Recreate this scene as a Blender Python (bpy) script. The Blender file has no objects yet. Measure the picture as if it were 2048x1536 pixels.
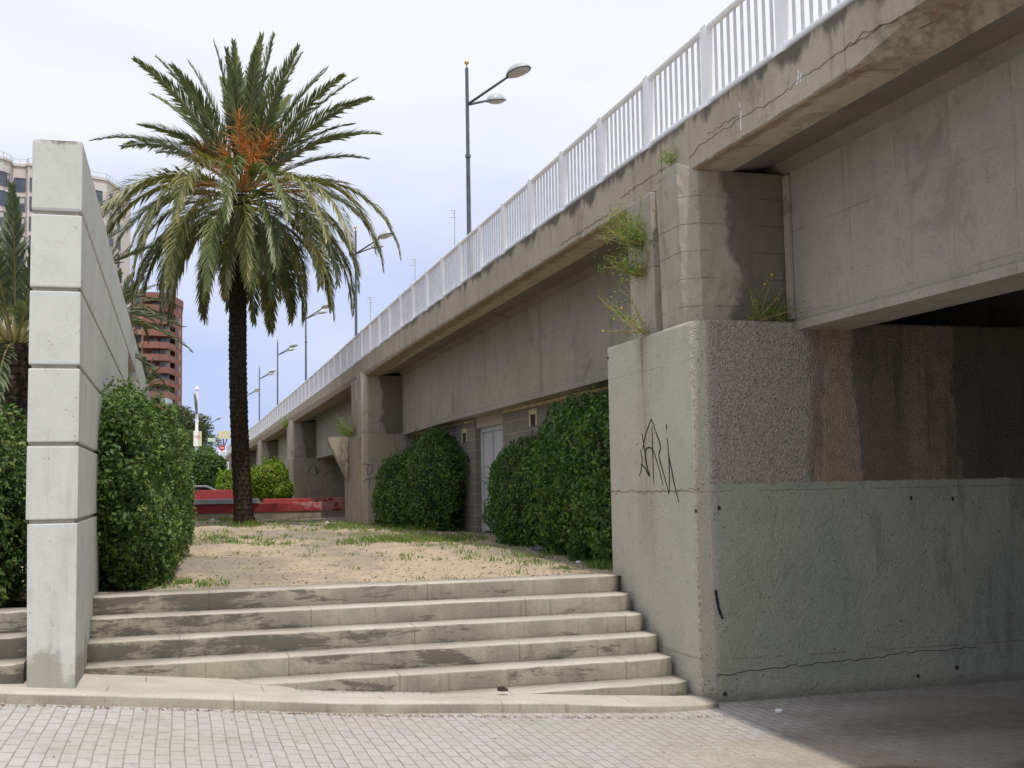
import bpy, bmesh, math, random
import numpy as np
from mathutils import Vector, Matrix, noise as mnoise
R = math.radians
random.seed(7); rng = np.random.default_rng(7)
S = bpy.context.scene; COL = S.collection

# ------------------------------------------------------------------ camera
F_PX, YAW, PITCH, ROLL, EYE = 2319.26, .28286, .08528, -.01734, 1.783
cy_, sy_ = math.cos(YAW), math.sin(YAW)
_r = np.array([cy_, -sy_, 0.]); FWD = np.array([sy_*math.cos(PITCH), cy_*math.cos(PITCH), math.sin(PITCH)])
_u = np.cross(_r, FWD)
RT = _r*math.cos(ROLL)+_u*math.sin(ROLL); UP = -_r*math.sin(ROLL)+_u*math.cos(ROLL)
cam = bpy.data.cameras.new('camera'); camo = bpy.data.objects.new('camera', cam); COL.objects.link(camo)
cam.sensor_width = 36; cam.lens = F_PX/2048*36; cam.clip_start = .05; cam.clip_end = 4000
camo.matrix_world = Matrix(((RT[0], UP[0], -FWD[0], 0), (RT[1], UP[1], -FWD[1], 0), (RT[2], UP[2], -FWD[2], EYE), (0, 0, 0, 1)))
S.camera = camo
def at(x, y, X=None, Y=None, Z=None):
    d = RT*((x-1024)/F_PX)-UP*((y-768)/F_PX)+FWD
    t = X/d[0] if X is not None else (Y/d[1] if Y is not None else (Z-EYE)/d[2])
    return Vector((d[0]*t, d[1]*t, EYE+d[2]*t))

# ------------------------------------------------------------------ sky, sun, exposure
SUN_EL = R(64); SUN_DIR = Vector((.035, -math.cos(SUN_EL), math.sin(SUN_EL))).normalized()
W = bpy.data.worlds.new('World'); S.world = W; W.use_nodes = True
nt = W.node_tree; nt.nodes.clear()
def nn(t, ty, **k):
    n = t.nodes.new(ty)
    for a, v in k.items(): setattr(n, a, v)
    return n
wo = nn(nt, 'ShaderNodeOutputWorld'); sky = nn(nt, 'ShaderNodeTexSky', sky_type='NISHITA', sun_disc=False)
sky.sun_elevation = SUN_EL; sky.sun_rotation = math.pi-math.atan2(SUN_DIR.x, math.cos(SUN_EL)); sky.dust_density = 1.5
b1 = nn(nt, 'ShaderNodeBackground'); b1.inputs[1].default_value = .11; nt.links.new(sky.outputs[0], b1.inputs[0])
tc = nn(nt, 'ShaderNodeTexCoord'); mp = nn(nt, 'ShaderNodeMapping'); mp.inputs['Scale'].default_value = (1, 1, 2.6)
mp.inputs['Location'].default_value = (.35, .1, 0)
no = nn(nt, 'ShaderNodeTexNoise'); no.inputs['Scale'].default_value = 2.3; no.inputs['Detail'].default_value = 7; no.inputs['Roughness'].default_value = .5
sp = nn(nt, 'ShaderNodeSeparateXYZ'); nt.links.new(tc.outputs['Generated'], sp.inputs[0])
nt.links.new(tc.outputs['Generated'], mp.inputs[0]); nt.links.new(mp.outputs[0], no.inputs[0])
m1 = nn(nt, 'ShaderNodeMath', operation='MULTIPLY_ADD'); nt.links.new(no.outputs[0], m1.inputs[0]); m1.inputs[1].default_value = 2.0; m1.inputs[2].default_value = -1.03
m2 = nn(nt, 'ShaderNodeMapRange', interpolation_type='SMOOTHSTEP'); nt.links.new(sp.outputs[2], m2.inputs[0])
m2.inputs[1].default_value = .02; m2.inputs[2].default_value = .34
m3 = nn(nt, 'ShaderNodeMath', operation='ADD', use_clamp=True); nt.links.new(m1.outputs[0], m3.inputs[0]); nt.links.new(m2.outputs[0], m3.inputs[1])
cr = nn(nt, 'ShaderNodeValToRGB'); e = cr.color_ramp.elements
e[0].position = 0; e[0].color = (.52, .61, .92, 1); e[1].position = .85; e[1].color = (.93, .935, .985, 1)
m4 = nn(nt, 'ShaderNodeMath', operation='MULTIPLY_ADD'); nt.links.new(sp.outputs[0], m4.inputs[0]); m4.inputs[1].default_value = .55; m4.inputs[2].default_value = -.16
m5 = nn(nt, 'ShaderNodeMath', operation='ADD', use_clamp=True); nt.links.new(m1.outputs[0], m3.inputs[0])
nt.links.new(m3.outputs[0], m5.inputs[0]); m6 = nn(nt, 'ShaderNodeMath', operation='MAXIMUM'); nt.links.new(m4.outputs[0], m6.inputs[0]); m6.inputs[1].default_value = -.24; nt.links.new(m6.outputs[0], m5.inputs[1]); m3.use_clamp = False; nt.links.new(m5.outputs[0], cr.inputs[0])
# thin bright veil: brightest high up and round the sun, duller low down away from it
vd = nn(nt, 'ShaderNodeVectorMath', operation='DOT_PRODUCT'); nt.links.new(tc.outputs['Generated'], vd.inputs[0]); vd.inputs[1].default_value = tuple(SUN_DIR)
def wm(op, a, b_=0, c=0, clamp=False):
    n = nn(nt, 'ShaderNodeMath', operation=op, use_clamp=clamp)
    for i, q in enumerate((a, b_, c)):
        if isinstance(q, (int, float)): n.inputs[i].default_value = q
        else: nt.links.new(q, n.inputs[i])
    return n.outputs[0]
glow = wm('POWER', wm('MAXIMUM', vd.outputs['Value'], 0), 14)
mrz = nn(nt, 'ShaderNodeMapRange', interpolation_type='SMOOTHSTEP'); nt.links.new(sp.outputs[2], mrz.inputs[0]); mrz.inputs[1].default_value = .45; mrz.inputs[2].default_value = .8
mry = nn(nt, 'ShaderNodeMapRange', interpolation_type='SMOOTHSTEP'); nt.links.new(sp.outputs[1], mry.inputs[0]); mry.inputs[1].default_value = -.1; mry.inputs[2].default_value = .75
lev = wm('ADD', wm('MULTIPLY_ADD', wm('MAXIMUM', mrz.outputs[0], mry.outputs[0], clamp=True), .12, .97), wm('MULTIPLY', glow, 1.6))
b2 = nn(nt, 'ShaderNodeBackground'); nt.links.new(lev, b2.inputs[1]); nt.links.new(cr.outputs[0], b2.inputs[0])
mx = nn(nt, 'ShaderNodeMixShader'); mx.inputs[0].default_value = .9
nt.links.new(b1.outputs[0], mx.inputs[1]); nt.links.new(b2.outputs[0], mx.inputs[2]); nt.links.new(mx.outputs[0], wo.inputs[0])
sun = bpy.data.lights.new('sun', 'SUN'); sun.energy = 2.9; sun.angle = R(1.2); sun.color = (1, .94, .84)
suno = bpy.data.objects.new('sun', sun); COL.objects.link(suno); suno.rotation_euler = SUN_DIR.to_track_quat('Z', 'Y').to_euler()
S.view_settings.view_transform = 'Standard'; S.view_settings.look = 'None'; S.view_settings.exposure = 0; S.view_settings.gamma = 1
S.render.engine = 'CYCLES'; S.cycles.max_bounces = 8; S.cycles.diffuse_bounces = 4

# ------------------------------------------------------------------ material helpers
class T:
    def __init__(s, name):
        s.m = bpy.data.materials.new(name); s.m.use_nodes = True; s.t = s.m.node_tree; s.t.nodes.clear()
        s.o = nn(s.t, 'ShaderNodeOutputMaterial'); s.p = nn(s.t, 'ShaderNodeBsdfPrincipled'); s.t.links.new(s.p.outputs[0], s.o.inputs[0])
        s.g = nn(s.t, 'ShaderNodeNewGeometry'); s.pos = s.g.outputs['Position']; s.sx = None
    def lk(s, a, b):
        if hasattr(a, 'is_output') or isinstance(a, bpy.types.NodeSocket): s.t.links.new(a, b)
        else: b.default_value = a
    def xyz(s):
        if s.sx is None:
            s.sx = nn(s.t, 'ShaderNodeSeparateXYZ'); s.t.links.new(s.pos, s.sx.inputs[0])
        return s.sx.outputs
    def nrm(s):
        n = nn(s.t, 'ShaderNodeSeparateXYZ'); s.t.links.new(s.g.outputs['Normal'], n.inputs[0]); return n.outputs
    def vec(s, sc=(1, 1, 1), loc=(0, 0, 0), src=None):
        n = nn(s.t, 'ShaderNodeMapping'); n.inputs['Scale'].default_value = sc; n.inputs['Location'].default_value = loc
        s.t.links.new(src or s.pos, n.inputs[0]); return n.outputs[0]
    def noise(s, scale, detail=4, rough=.55, v=None, dist=0):
        n = nn(s.t, 'ShaderNodeTexNoise'); n.inputs['Scale'].default_value = scale; n.inputs['Detail'].default_value = detail
        n.inputs['Roughness'].default_value = rough; n.inputs['Distortion'].default_value = dist
        s.t.links.new(v or s.pos, n.inputs['Vector']); return n.outputs[0]
    def vor(s, scale, v=None, feature='F1', out=0):
        n = nn(s.t, 'ShaderNodeTexVoronoi', feature=feature); n.inputs['Scale'].default_value = scale
        s.t.links.new(v or s.pos, n.inputs['Vector']); return n.outputs[out]
    def ma(s, op, a, b=0, c=0, clamp=False):
        n = nn(s.t, 'ShaderNodeMath', operation=op, use_clamp=clamp)
        for i, q in enumerate((a, b, c)): s.lk(q, n.inputs[i])
        return n.outputs[0]
    def mr(s, a, lo, hi, o0=0, o1=1, smooth=True):
        n = nn(s.t, 'ShaderNodeMapRange', interpolation_type='SMOOTHSTEP' if smooth else 'LINEAR')
        for i, q in enumerate((a, lo, hi, o0, o1)): s.lk(q, n.inputs[i])
        return n.outputs[0]
    def mix(s, f, a, b, mode='MIX'):
        n = nn(s.t, 'ShaderNodeMix', data_type='RGBA', blend_type=mode)
        s.lk(f, n.inputs[0])
        for q, i in ((a, 6), (b, 7)):
            if isinstance(q, tuple): q = q+(1,) if len(q) == 3 else q
            s.lk(q, n.inputs[i])
        return n.outputs[2]
    def ramp(s, f, *st, const=False):
        n = nn(s.t, 'ShaderNodeValToRGB'); el = n.color_ramp.elements
        if const: n.color_ramp.interpolation = 'CONSTANT'
        while len(el) < len(st): el.new(.5)
        for x, (p, c) in zip(el, st): x.position = p; x.color = tuple(c)+(1,)
        s.t.links.new(f, n.inputs[0]); return n.outputs[0]
    def done(s, col, rough=.85, bump=None, bs=.3, bd=.01, spec=.3, metal=0):
        s.lk(col+(1,) if isinstance(col, tuple) else col, s.p.inputs['Base Color']); s.lk(rough, s.p.inputs['Roughness'])
        s.p.inputs['Specular IOR Level'].default_value = spec; s.p.inputs['Metallic'].default_value = metal
        if bump is not None:
            b = nn(s.t, 'ShaderNodeBump'); b.inputs['Strength'].default_value = bs; b.inputs['Distance'].default_value = bd
            s.t.links.new(bump, b.inputs['Height']); s.t.links.new(b.outputs[0], s.p.inputs['Normal'])
        return s.m

def plain(name, col, rough=.6, var=.12, scale=6, metal=0, spec=.3):
    t = T(name); f = t.noise(scale, 5)
    c = t.mix(t.mr(f, .3, .7), tuple(x*(1-var) for x in col), tuple(min(1, x*(1+var)) for x in col))
    return t.done(c, rough, metal=metal, spec=spec)

def concrete(name, ca, cb, stain=(.1, .085, .065), stain_amt=.5, hl=None, vl=None, pits=.5, streak=.5, grain=.5, bs=.5, topstain=None, speck=None, stainx=False, edge=False, la=.6, foot=None):
    t = T(name); x, y, z = t.xyz()
    big = t.noise(.9, 6, .6); c = t.mix(t.mr(big, .32, .68), ca, cb)
    med = t.noise(7, 6, .65); c = t.mix(t.mr(med, .45, .75, 0, .35), c, tuple(q*.72 for q in ca))
    st = t.noise(1, 5, .6, v=t.vec((5, 5, .45)))
    c = t.mix(t.mr(st, .52, .74, 0, streak), c, tuple(q*.55 for q in stain_mix(ca, stain)))
    sm = t.noise(1.6, 7, .7, v=t.vec((1, 1, 1), (4, 3, 9)), dist=.6)
    c = t.mix(t.mr(sm, .56, .66, 0, stain_amt), c, stain)
    fine = t.noise(90, 3, .7); c = t.mix(t.mr(fine, .3, .7, 0, 1), c, t.mix(.22*grain*2, c, (0, 0, 0)), 'MIX')
    pv = t.vor(26); pn = t.noise(14, 2)
    pit = t.ma('MULTIPLY', t.mr(pv, .10, .16, 1, 0), t.mr(pn, .55, .6))
    c = t.mix(t.ma('MULTIPLY', pit, pits), c, (.05, .045, .035))
    h = t.ma('ADD', t.ma('MULTIPLY', fine, .35), t.ma('MULTIPLY', med, .5)); h = t.ma('SUBTRACT', h, t.ma('MULTIPLY', pit, .8))
    for ax, spc, off in ([(z, *hl)] if hl else [])+([(y, *vl)] if vl else []):
        wob = t.ma('MULTIPLY_ADD', t.noise(1.3, 2), .03, ax)
        fr = t.ma('FRACT', t.ma('DIVIDE', t.ma('ADD', wob, off), spc))
        d = t.ma('MULTIPLY', t.ma('MINIMUM', fr, t.ma('SUBTRACT', 1, fr)), spc)
        ln = t.ma('MULTIPLY', t.mr(d, .0, .009, 1, 0), t.mr(t.noise(2.2, 3), .42, .6))
        c = t.mix(t.ma('MULTIPLY', ln, la), c, (.12, .095, .07)); h = t.ma('SUBTRACT', h, t.ma('MULTIPLY', ln, la))
    if topstain:
        n1 = t.noise(1, 5, .65, v=t.vec((3.2, 3.2, .9)))
        zt, dz = topstain
        k = t.ma('ADD', t.mr(z, zt-dz, zt, -.5, .25, smooth=False), n1)
        c = t.mix(t.mr(k, .52, .72, 0, .8), c, (.06, .055, .045))
    if foot:
        k = t.ma('ADD', t.mr(z, foot, foot+.35, .3, 0, smooth=False), t.noise(3, 5, .65)); c = t.mix(t.mr(k, .58, .74, 0, .6), c, (.22, .20, .16))
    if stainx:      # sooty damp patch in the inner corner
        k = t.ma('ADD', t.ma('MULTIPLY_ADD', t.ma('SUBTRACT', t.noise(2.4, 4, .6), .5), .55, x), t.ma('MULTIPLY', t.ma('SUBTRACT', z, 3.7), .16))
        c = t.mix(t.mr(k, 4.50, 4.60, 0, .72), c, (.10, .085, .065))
    if edge:        # crumbled rusty lower edge
        k = t.ma('ADD', t.ma('ADD', z, t.ma('MULTIPLY', t.ma('MAXIMUM', t.ma('SUBTRACT', x, 4.235), 0), .32)), t.ma('MULTIPLY', t.ma('SUBTRACT', t.noise(5, 6, .7, v=t.vec((1, .5, 1))), .5), .10))
        c = t.mix(t.mr(k, 4.42, 4.435, .6, 0), c, t.mix(t.mr(t.noise(11, 4), .4, .65), (.25, .15, .085), (.12, .085, .055)))
        dy = t.ma('ABSOLUTE', t.ma('SUBTRACT', y, 5.5)); kk = t.ma('ADD', t.ma('ADD', dy, t.ma('MULTIPLY', t.ma('SUBTRACT', z, 4.5), 4)), t.ma('MULTIPLY', t.ma('SUBTRACT', t.noise(6, 5, .7), .5), 1.3))
        c = t.mix(t.mr(kk, .45, .55, .6, 0), c, t.mix(t.mr(t.noise(15, 4), .4, .65), (.30, .22, .15), (.13, .095, .065)))
    if speck:
        vv = t.vor(85, out=1); c = t.mix(speck, c, t.ramp(vv, (0, (.12, .10, .085)), (.5, (.3, .25, .2)), (1, (.5, .44, .37))))
        h = t.ma('ADD', h, t.ma('MULTIPLY', t.vor(85), 1.5*speck))
    return t.done(c, .9, h, bs, .012, .2)
def stain_mix(a, b): return tuple((p+q)/2 for p, q in zip(a, b))

# ------------------------------------------------------------------ object helpers
def tag(o, label=None, cat=None, group=None, kind=None):
    if label: o['label'] = label
    if cat: o['category'] = cat
    if group: o['group'] = group
    if kind: o['kind'] = kind
    return o
def empty(name, loc, label=None, cat=None, group=None, rz=0):
    o = bpy.data.objects.new(name, None); COL.objects.link(o); o.location = loc; o.rotation_euler = (0, 0, rz); o.empty_display_size = .2
    return tag(o, label, cat, group)
def mesh(name, V, Fc, mat, parent=None, smooth=False, mats=None, midx=None, loc=None):
    me = bpy.data.meshes.new(name); me.from_pydata([tuple(v) for v in V], [], [tuple(f) for f in Fc])
    for m in (mats or [mat]): me.materials.append(m)
    if midx is not None: me.polygons.foreach_set('material_index', np.array(midx, dtype=np.int32))
    if smooth: me.polygons.foreach_set('use_smooth', np.ones(len(me.polygons), dtype=bool))
    me.update(); o = bpy.data.objects.new(name, me); COL.objects.link(o)
    if parent is not None:                      # vertices are given in world space: undo the parent's own transform
        o.parent = parent; chain = Matrix.Identity(4); p = parent
        while p is not None:
            chain = (Matrix.Translation(p.location) @ Matrix.Rotation(p.rotation_euler[2], 4, 'Z')) @ chain; p = p.parent
        me.transform(chain.inverted())
    return o
class MB:
    def __init__(s): s.V = []; s.F = []; s.M = []
    def add(s, V, Fc, m=0):
        b = len(s.V); s.V += [tuple(v) for v in V]; s.F += [tuple(i+b for i in f) for f in Fc]; s.M += [m]*len(Fc); return s
    def box(s, a, b, m=0):
        (x0, y0, z0), (x1, y1, z1) = a, b
        x0, x1 = min(x0, x1), max(x0, x1); y0, y1 = min(y0, y1), max(y0, y1); z0, z1 = min(z0, z1), max(z0, z1)
        return s.add([(x0, y0, z0), (x1, y0, z0), (x1, y1, z0), (x0, y1, z0), (x0, y0, z1), (x1, y0, z1), (x1, y1, z1), (x0, y1, z1)],
                     [(0, 3, 2, 1), (4, 5, 6, 7), (0, 1, 5, 4), (1, 2, 6, 5), (2, 3, 7, 6), (3, 0, 4, 7)], m)
    def prism(s, pl, z0, z1, m=0, taper=None):      # plan polygon (ccw) extruded
        n = len(pl); zt = z1 if isinstance(z1, (list, tuple)) else [z1]*n; tp = taper or pl
        return s.add([(x, y, z0) for x, y in pl]+[(x, y, z) for (x, y), z in zip(tp, zt)],
                     [tuple(range(n-1, -1, -1)), tuple(range(n, 2*n))]+[(i, (i+1) % n, n+(i+1) % n, n+i) for i in range(n)], m)
    def tube(s, pts, rad, n=8, m=0, cap=True):
        pts = [Vector(p) for p in pts]; rs = rad if isinstance(rad, (list, tuple)) else [rad]*len(pts); V = []; Fc = []
        for i, p in enumerate(pts):
            d = (pts[min(i+1, len(pts)-1)]-pts[max(i-1, 0)]).normalized()
            a = d.cross(Vector((0, 0, 1)) if abs(d.z) < .95 else Vector((1, 0, 0))).normalized(); b = d.cross(a)
            V += [p+(a*math.cos(2*math.pi*k/n)+b*math.sin(2*math.pi*k/n))*rs[i] for k in range(n)]
        for i in range(len(pts)-1):
            for k in range(n): Fc.append((i*n+k, i*n+(k+1) % n, (i+1)*n+(k+1) % n, (i+1)*n+k))
        if cap: Fc += [tuple(range(n)), tuple(range((len(pts)-1)*n+n-1, (len(pts)-1)*n-1, -1))]
        return s.add(V, Fc, m)
    def build(s, name, mat, parent=None, smooth=False, bevel=0, seg=2):
        mats = mat if isinstance(mat, list) else [mat]
        o = mesh(name, s.V, s.F, None, parent, smooth, mats, s.M)
        bm = bmesh.new(); bm.from_mesh(o.data); bmesh.ops.recalc_face_normals(bm, faces=bm.faces)
        if bevel: bmesh.ops.bevel(bm, geom=[e for e in bm.edges if len(e.link_faces) == 2 and e.calc_face_angle(0) > .5], offset=bevel, segments=seg, profile=.6, affect='EDGES', clamp_overlap=True)
        bm.to_mesh(o.data); bm.free()
        return o
def rough_mesh(o, amp, scale, cuts=0, maxlen=None):     # small irregularities of old concrete
    bm = bmesh.new(); bm.from_mesh(o.data)
    if maxlen:
        for _ in range(8):
            es = [e for e in bm.edges if e.calc_length() > maxlen]
            if not es: break
            bmesh.ops.subdivide_edges(bm, edges=es, cuts=1, use_grid_fill=True)
    for v in bm.verts:
        p = v.co*scale; v.co += Vector((mnoise.noise(p), mnoise.noise(p+Vector((31, 0, 0))), mnoise.noise(p+Vector((0, 47, 0)))))*amp
    bm.to_mesh(o.data); bm.free(); return o

# ------------------------------------------------------------------ materials
M = {}
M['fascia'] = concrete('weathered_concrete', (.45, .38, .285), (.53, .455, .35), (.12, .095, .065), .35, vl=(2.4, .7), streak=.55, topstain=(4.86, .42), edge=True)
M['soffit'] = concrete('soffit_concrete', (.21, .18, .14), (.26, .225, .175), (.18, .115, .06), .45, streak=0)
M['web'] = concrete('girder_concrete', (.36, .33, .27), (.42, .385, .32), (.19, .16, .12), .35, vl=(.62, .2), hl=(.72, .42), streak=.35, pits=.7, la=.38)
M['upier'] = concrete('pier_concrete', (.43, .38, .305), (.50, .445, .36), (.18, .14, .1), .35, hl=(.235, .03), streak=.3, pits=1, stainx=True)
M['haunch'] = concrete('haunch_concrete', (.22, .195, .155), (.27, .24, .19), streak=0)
M['pier'] = concrete('lower_pier_concrete', (.38, .33, .255), (.45, .39, .31), (.16, .125, .09), .45, streak=.6)
M['wall'] = concrete('pale_grey_concrete', (.58, .59, .555), (.63, .64, .605), (.36, .35, .3), .12, streak=.3, pits=.45, grain=.3, bs=.4, topstain=(4.27, .16), foot=.42)
M['joint'] = plain('joint_shadow_gap', (.40, .36, .30), .9)

def mat_block():
    t = T('painted_abutment_concrete'); x, y, z = t.xyz(); nx = t.nrm()[0]
    big = t.noise(1.1, 5, .6); fine = t.noise(110, 3, .7); med = t.noise(9, 6, .65)
    paint = t.mix(t.mr(big, .3, .7), (.585, .575, .465), (.655, .635, .52))
    # left face: rusty run-off streak
    sx = t.ma('ABSOLUTE', t.ma('SUBTRACT', t.ma('MULTIPLY_ADD', t.noise(1.2, 3), .22, y), 9.87))
    stv = t.noise(1, 4, .6, v=t.vec((9, 9, .5)))
    rust = t.ma('MULTIPLY', t.mr(sx, .03, .26, 1, 0), t.mr(stv, .36, .62, .15, .9))
    rust = t.ma('MULTIPLY', rust, t.mr(z, .7, 1.6))
    dark = t.ma('MULTIPLY', t.ma('MULTIPLY', t.mr(sx, .0, .17, 1, 0), t.mr(z, 2.3, 3.0)), t.mr(stv, .35, .6, .3, 1))
    left = t.mix(t.ma('MULTIPLY', rust, .75), paint, (.36, .26, .185)); left = t.mix(t.ma('MULTIPLY', dark, .8), left, (.15, .12, .09))
    blot = t.noise(3.2, 6, .7); left = t.mix(t.mr(blot, .58, .72, 0, .35), left, (.30, .26, .19))
    # right face: exposed aggregate and patched render above a green grey coat of paint
    wx = t.ma('MULTIPLY_ADD', t.ma('SUBTRACT', t.noise(1.8, 6, .68, v=t.vec((1.6, 1, .75))), .5), .55, x)
    vv = t.vor(75, out=1)
    agg = t.mix(.8, (.47, .42, .34), t.ramp(vv, (0, (.24, .21, .165)), (.45, (.47, .415, .335)), (.8, (.57, .51, .42)), (1, (.74, .69, .59))))
    wn = t.ma('DIVIDE', t.ma('SUBTRACT', wx, 5.0), 3.0)
    patch = t.ramp(wn, (0, (.28, .23, .17)), (.07, (.31, .245, .175)), (.085, (.47, .35, .245)), (.185, (.44, .335, .24)), (.197, (.23, .19, .145)), (.33, (.26, .21, .155)), (.36, (.35, .275, .20)), (.51, (.33, .26, .19)), (.527, (.16, .135, .105)))
    patch = t.mix(t.mr(med, .4, .75, 0, .4), patch, (.11, .09, .07)); pst = t.noise(1, 5, .65, v=t.vec((4.5, 4, .6))); patch = t.mix(t.mr(pst, .5, .66, 0, .55), patch, (.10, .085, .065))
    up = t.mix(t.mr(wx, 5.06, 5.22), agg, patch)
    low = t.mix(t.mr(big, .35, .65), (.40, .42, .335), (.475, .48, .39))
    low = t.mix(t.mr(t.noise(.8, 3, v=t.vec((1, 1, .6), (7, 0, 2))), .5, .56, 0, .45), low, (.35, .40, .335))
    gr = t.noise(1, 5, .65, v=t.vec((3.0, 3, .55), (1, 0, 4))); low = t.mix(t.ma('MULTIPLY', t.mr(t.ma('MULTIPLY_ADD', x, .06, gr), .93, 1.06), .45), low, (.17, .18, .145))
    zb = t.ma('MULTIPLY_ADD', t.noise(6, 4), .05, z)
    right = t.mix(t.mr(zb, 1.768, 1.782), low, up)
    lf = t.mr(nx, -.8, -.5, 1, 0)
    c = t.mix(lf, right, left)
    ch = t.ma('MULTIPLY', t.mr(x, 4.16, 4.24, 1, 0), t.ma('SUBTRACT', 1, lf))
    c = t.mix(t.ma('MULTIPLY', ch, t.mr(zb, 1.76, 1.78, .75, 0)), c, (.36, .30, .23))
    c = t.mix(t.ma('MULTIPLY', ch, t.mr(zb, 1.76, 1.78, 0, .7)), c, (.40, .39, .31))
    # seams
    for zz, amt in ((1.69, .55), (.34, .5), (2.78, .25)):
        d = t.ma('ABSOLUTE', t.ma('SUBTRACT', t.ma('MULTIPLY_ADD', t.noise(3.0, 3), .035, z), zz+.017))
        c = t.mix(t.ma('MULTIPLY', t.mr(d, .002, .009, amt, 0), t.mr(t.noise(3, 2), .4, .5)), c, (.2, .17, .12))
    ed = t.ma('MULTIPLY', t.mr(t.ma('ADD', t.ma('ABSOLUTE', t.ma('SUBTRACT', x, 4.087)), t.ma('MULTIPLY', t.noise(30, 3), .02)), .018, .026, 1, 0), t.mr(y, 8.72, 8.78, 1, 0))
    c = t.mix(t.ma('MULTIPLY', ed, .9), c, t.ramp(t.vor(60, out=1), (0, (.16, .12, .09)), (.35, (.5, .42, .33)), (1, (.66, .58, .48))))
    pv = t.vor(30); pn = t.noise(8, 3); pit = t.ma('MAXIMUM', t.ma('MULTIPLY', t.mr(pv, .12, .2, 1, 0), t.mr(pn, .5, .58)), t.ma('MULTIPLY', t.mr(t.vor(70), .14, .24, 1, 0), t.mr(t.noise(5, 3), .5, .6, 0, .6)))
    c = t.mix(t.ma('MULTIPLY', pit, .8), c, (.07, .065, .05))
    c = t.mix(t.mr(fine, .35, .7, 0, .25), c, (.08, .07, .06))
    base = t.mr(z, 0, .12, .5, 0); c = t.mix(base, c, (.12, .11, .085))
    h = t.ma('ADD', t.ma('MULTIPLY', fine, .5), t.ma('MULTIPLY', med, 1.1)); h = t.ma('SUBTRACT', h, pit)
    h = t.ma('ADD', h, t.ma('MULTIPLY', t.ma('MULTIPLY', t.vor(75), 1.2), t.ma('MULTIPLY', t.mr(zb, 1.76, 1.79), t.ma('SUBTRACT', 1, lf))))
    h = t.ma('ADD', h, t.ma('MULTIPLY', t.noise(26, 5, .7), 1.3)); return t.done(c, .85, h, .9, .016, .25)
M['block'] = mat_block()

def mat_step(nm='stone_steps', gm=1):
    t = T(nm); x, y, z = t.xyz(); nz = t.nrm()[2]
    big = t.noise(1.7, 5, .6); c = t.mix(t.mr(big, .35, .65), (.47, .425, .37), (.56, .515, .46))
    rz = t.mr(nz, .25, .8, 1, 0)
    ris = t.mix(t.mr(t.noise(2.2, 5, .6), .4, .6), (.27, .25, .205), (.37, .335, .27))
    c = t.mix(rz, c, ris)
    grime = t.noise(1.9, 7, .74, v=t.vec((.65, 1, 2.6), (2, 5, 1)), dist=.3)
    left = t.mr(x, -.6, 3.2, .10, .005)
    g = t.mr(t.ma('ADD', grime, left), .545, .615)
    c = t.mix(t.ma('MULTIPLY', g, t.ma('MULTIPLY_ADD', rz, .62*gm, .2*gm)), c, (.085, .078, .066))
    st = t.noise(1, 4, .7, v=t.vec((16, 2, 1.2))); c = t.mix(t.ma('MULTIPLY', t.mr(st, .52, .7, 0, .5), rz), c, (.16, .14, .105))
    fine = t.noise(120, 2, .7); c = t.mix(t.mr(fine, .35, .75, 0, .4), c, (.15, .12, .09))
    sp = t.vor(60); spn = t.noise(20, 2); pit = t.ma('MULTIPLY', t.mr(sp, .1, .2, 1, 0), t.mr(spn, .55, .62)); c = t.mix(t.ma('MULTIPLY', pit, .55), c, (.07, .06, .05))
    fr = t.ma('FRACT', t.ma('DIVIDE', t.ma('ADD', t.ma('MULTIPLY', t.ma('FLOOR', t.ma('DIVIDE', t.ma('SUBTRACT', y, .11), .2986)), .83), x), 1.9)); d = t.ma('MULTIPLY', t.ma('MINIMUM', fr, t.ma('SUBTRACT', 1, fr)), 1.9)
    j = t.mr(d, .002, .007, 1, 0); c = t.mix(t.ma('MULTIPLY', j, .4), c, (.12, .10, .075))
    h = t.ma('ADD', t.ma('MULTIPLY', fine, .4), t.ma('MULTIPLY', t.noise(12, 5), .9)); h = t.ma('SUBTRACT', h, t.ma('MAXIMUM', pit, j))
    return t.done(c, .9, h, .55, .01, .2)
M['step'] = mat_step(); M['kerb'] = mat_step('kerb_stone', .15)

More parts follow.
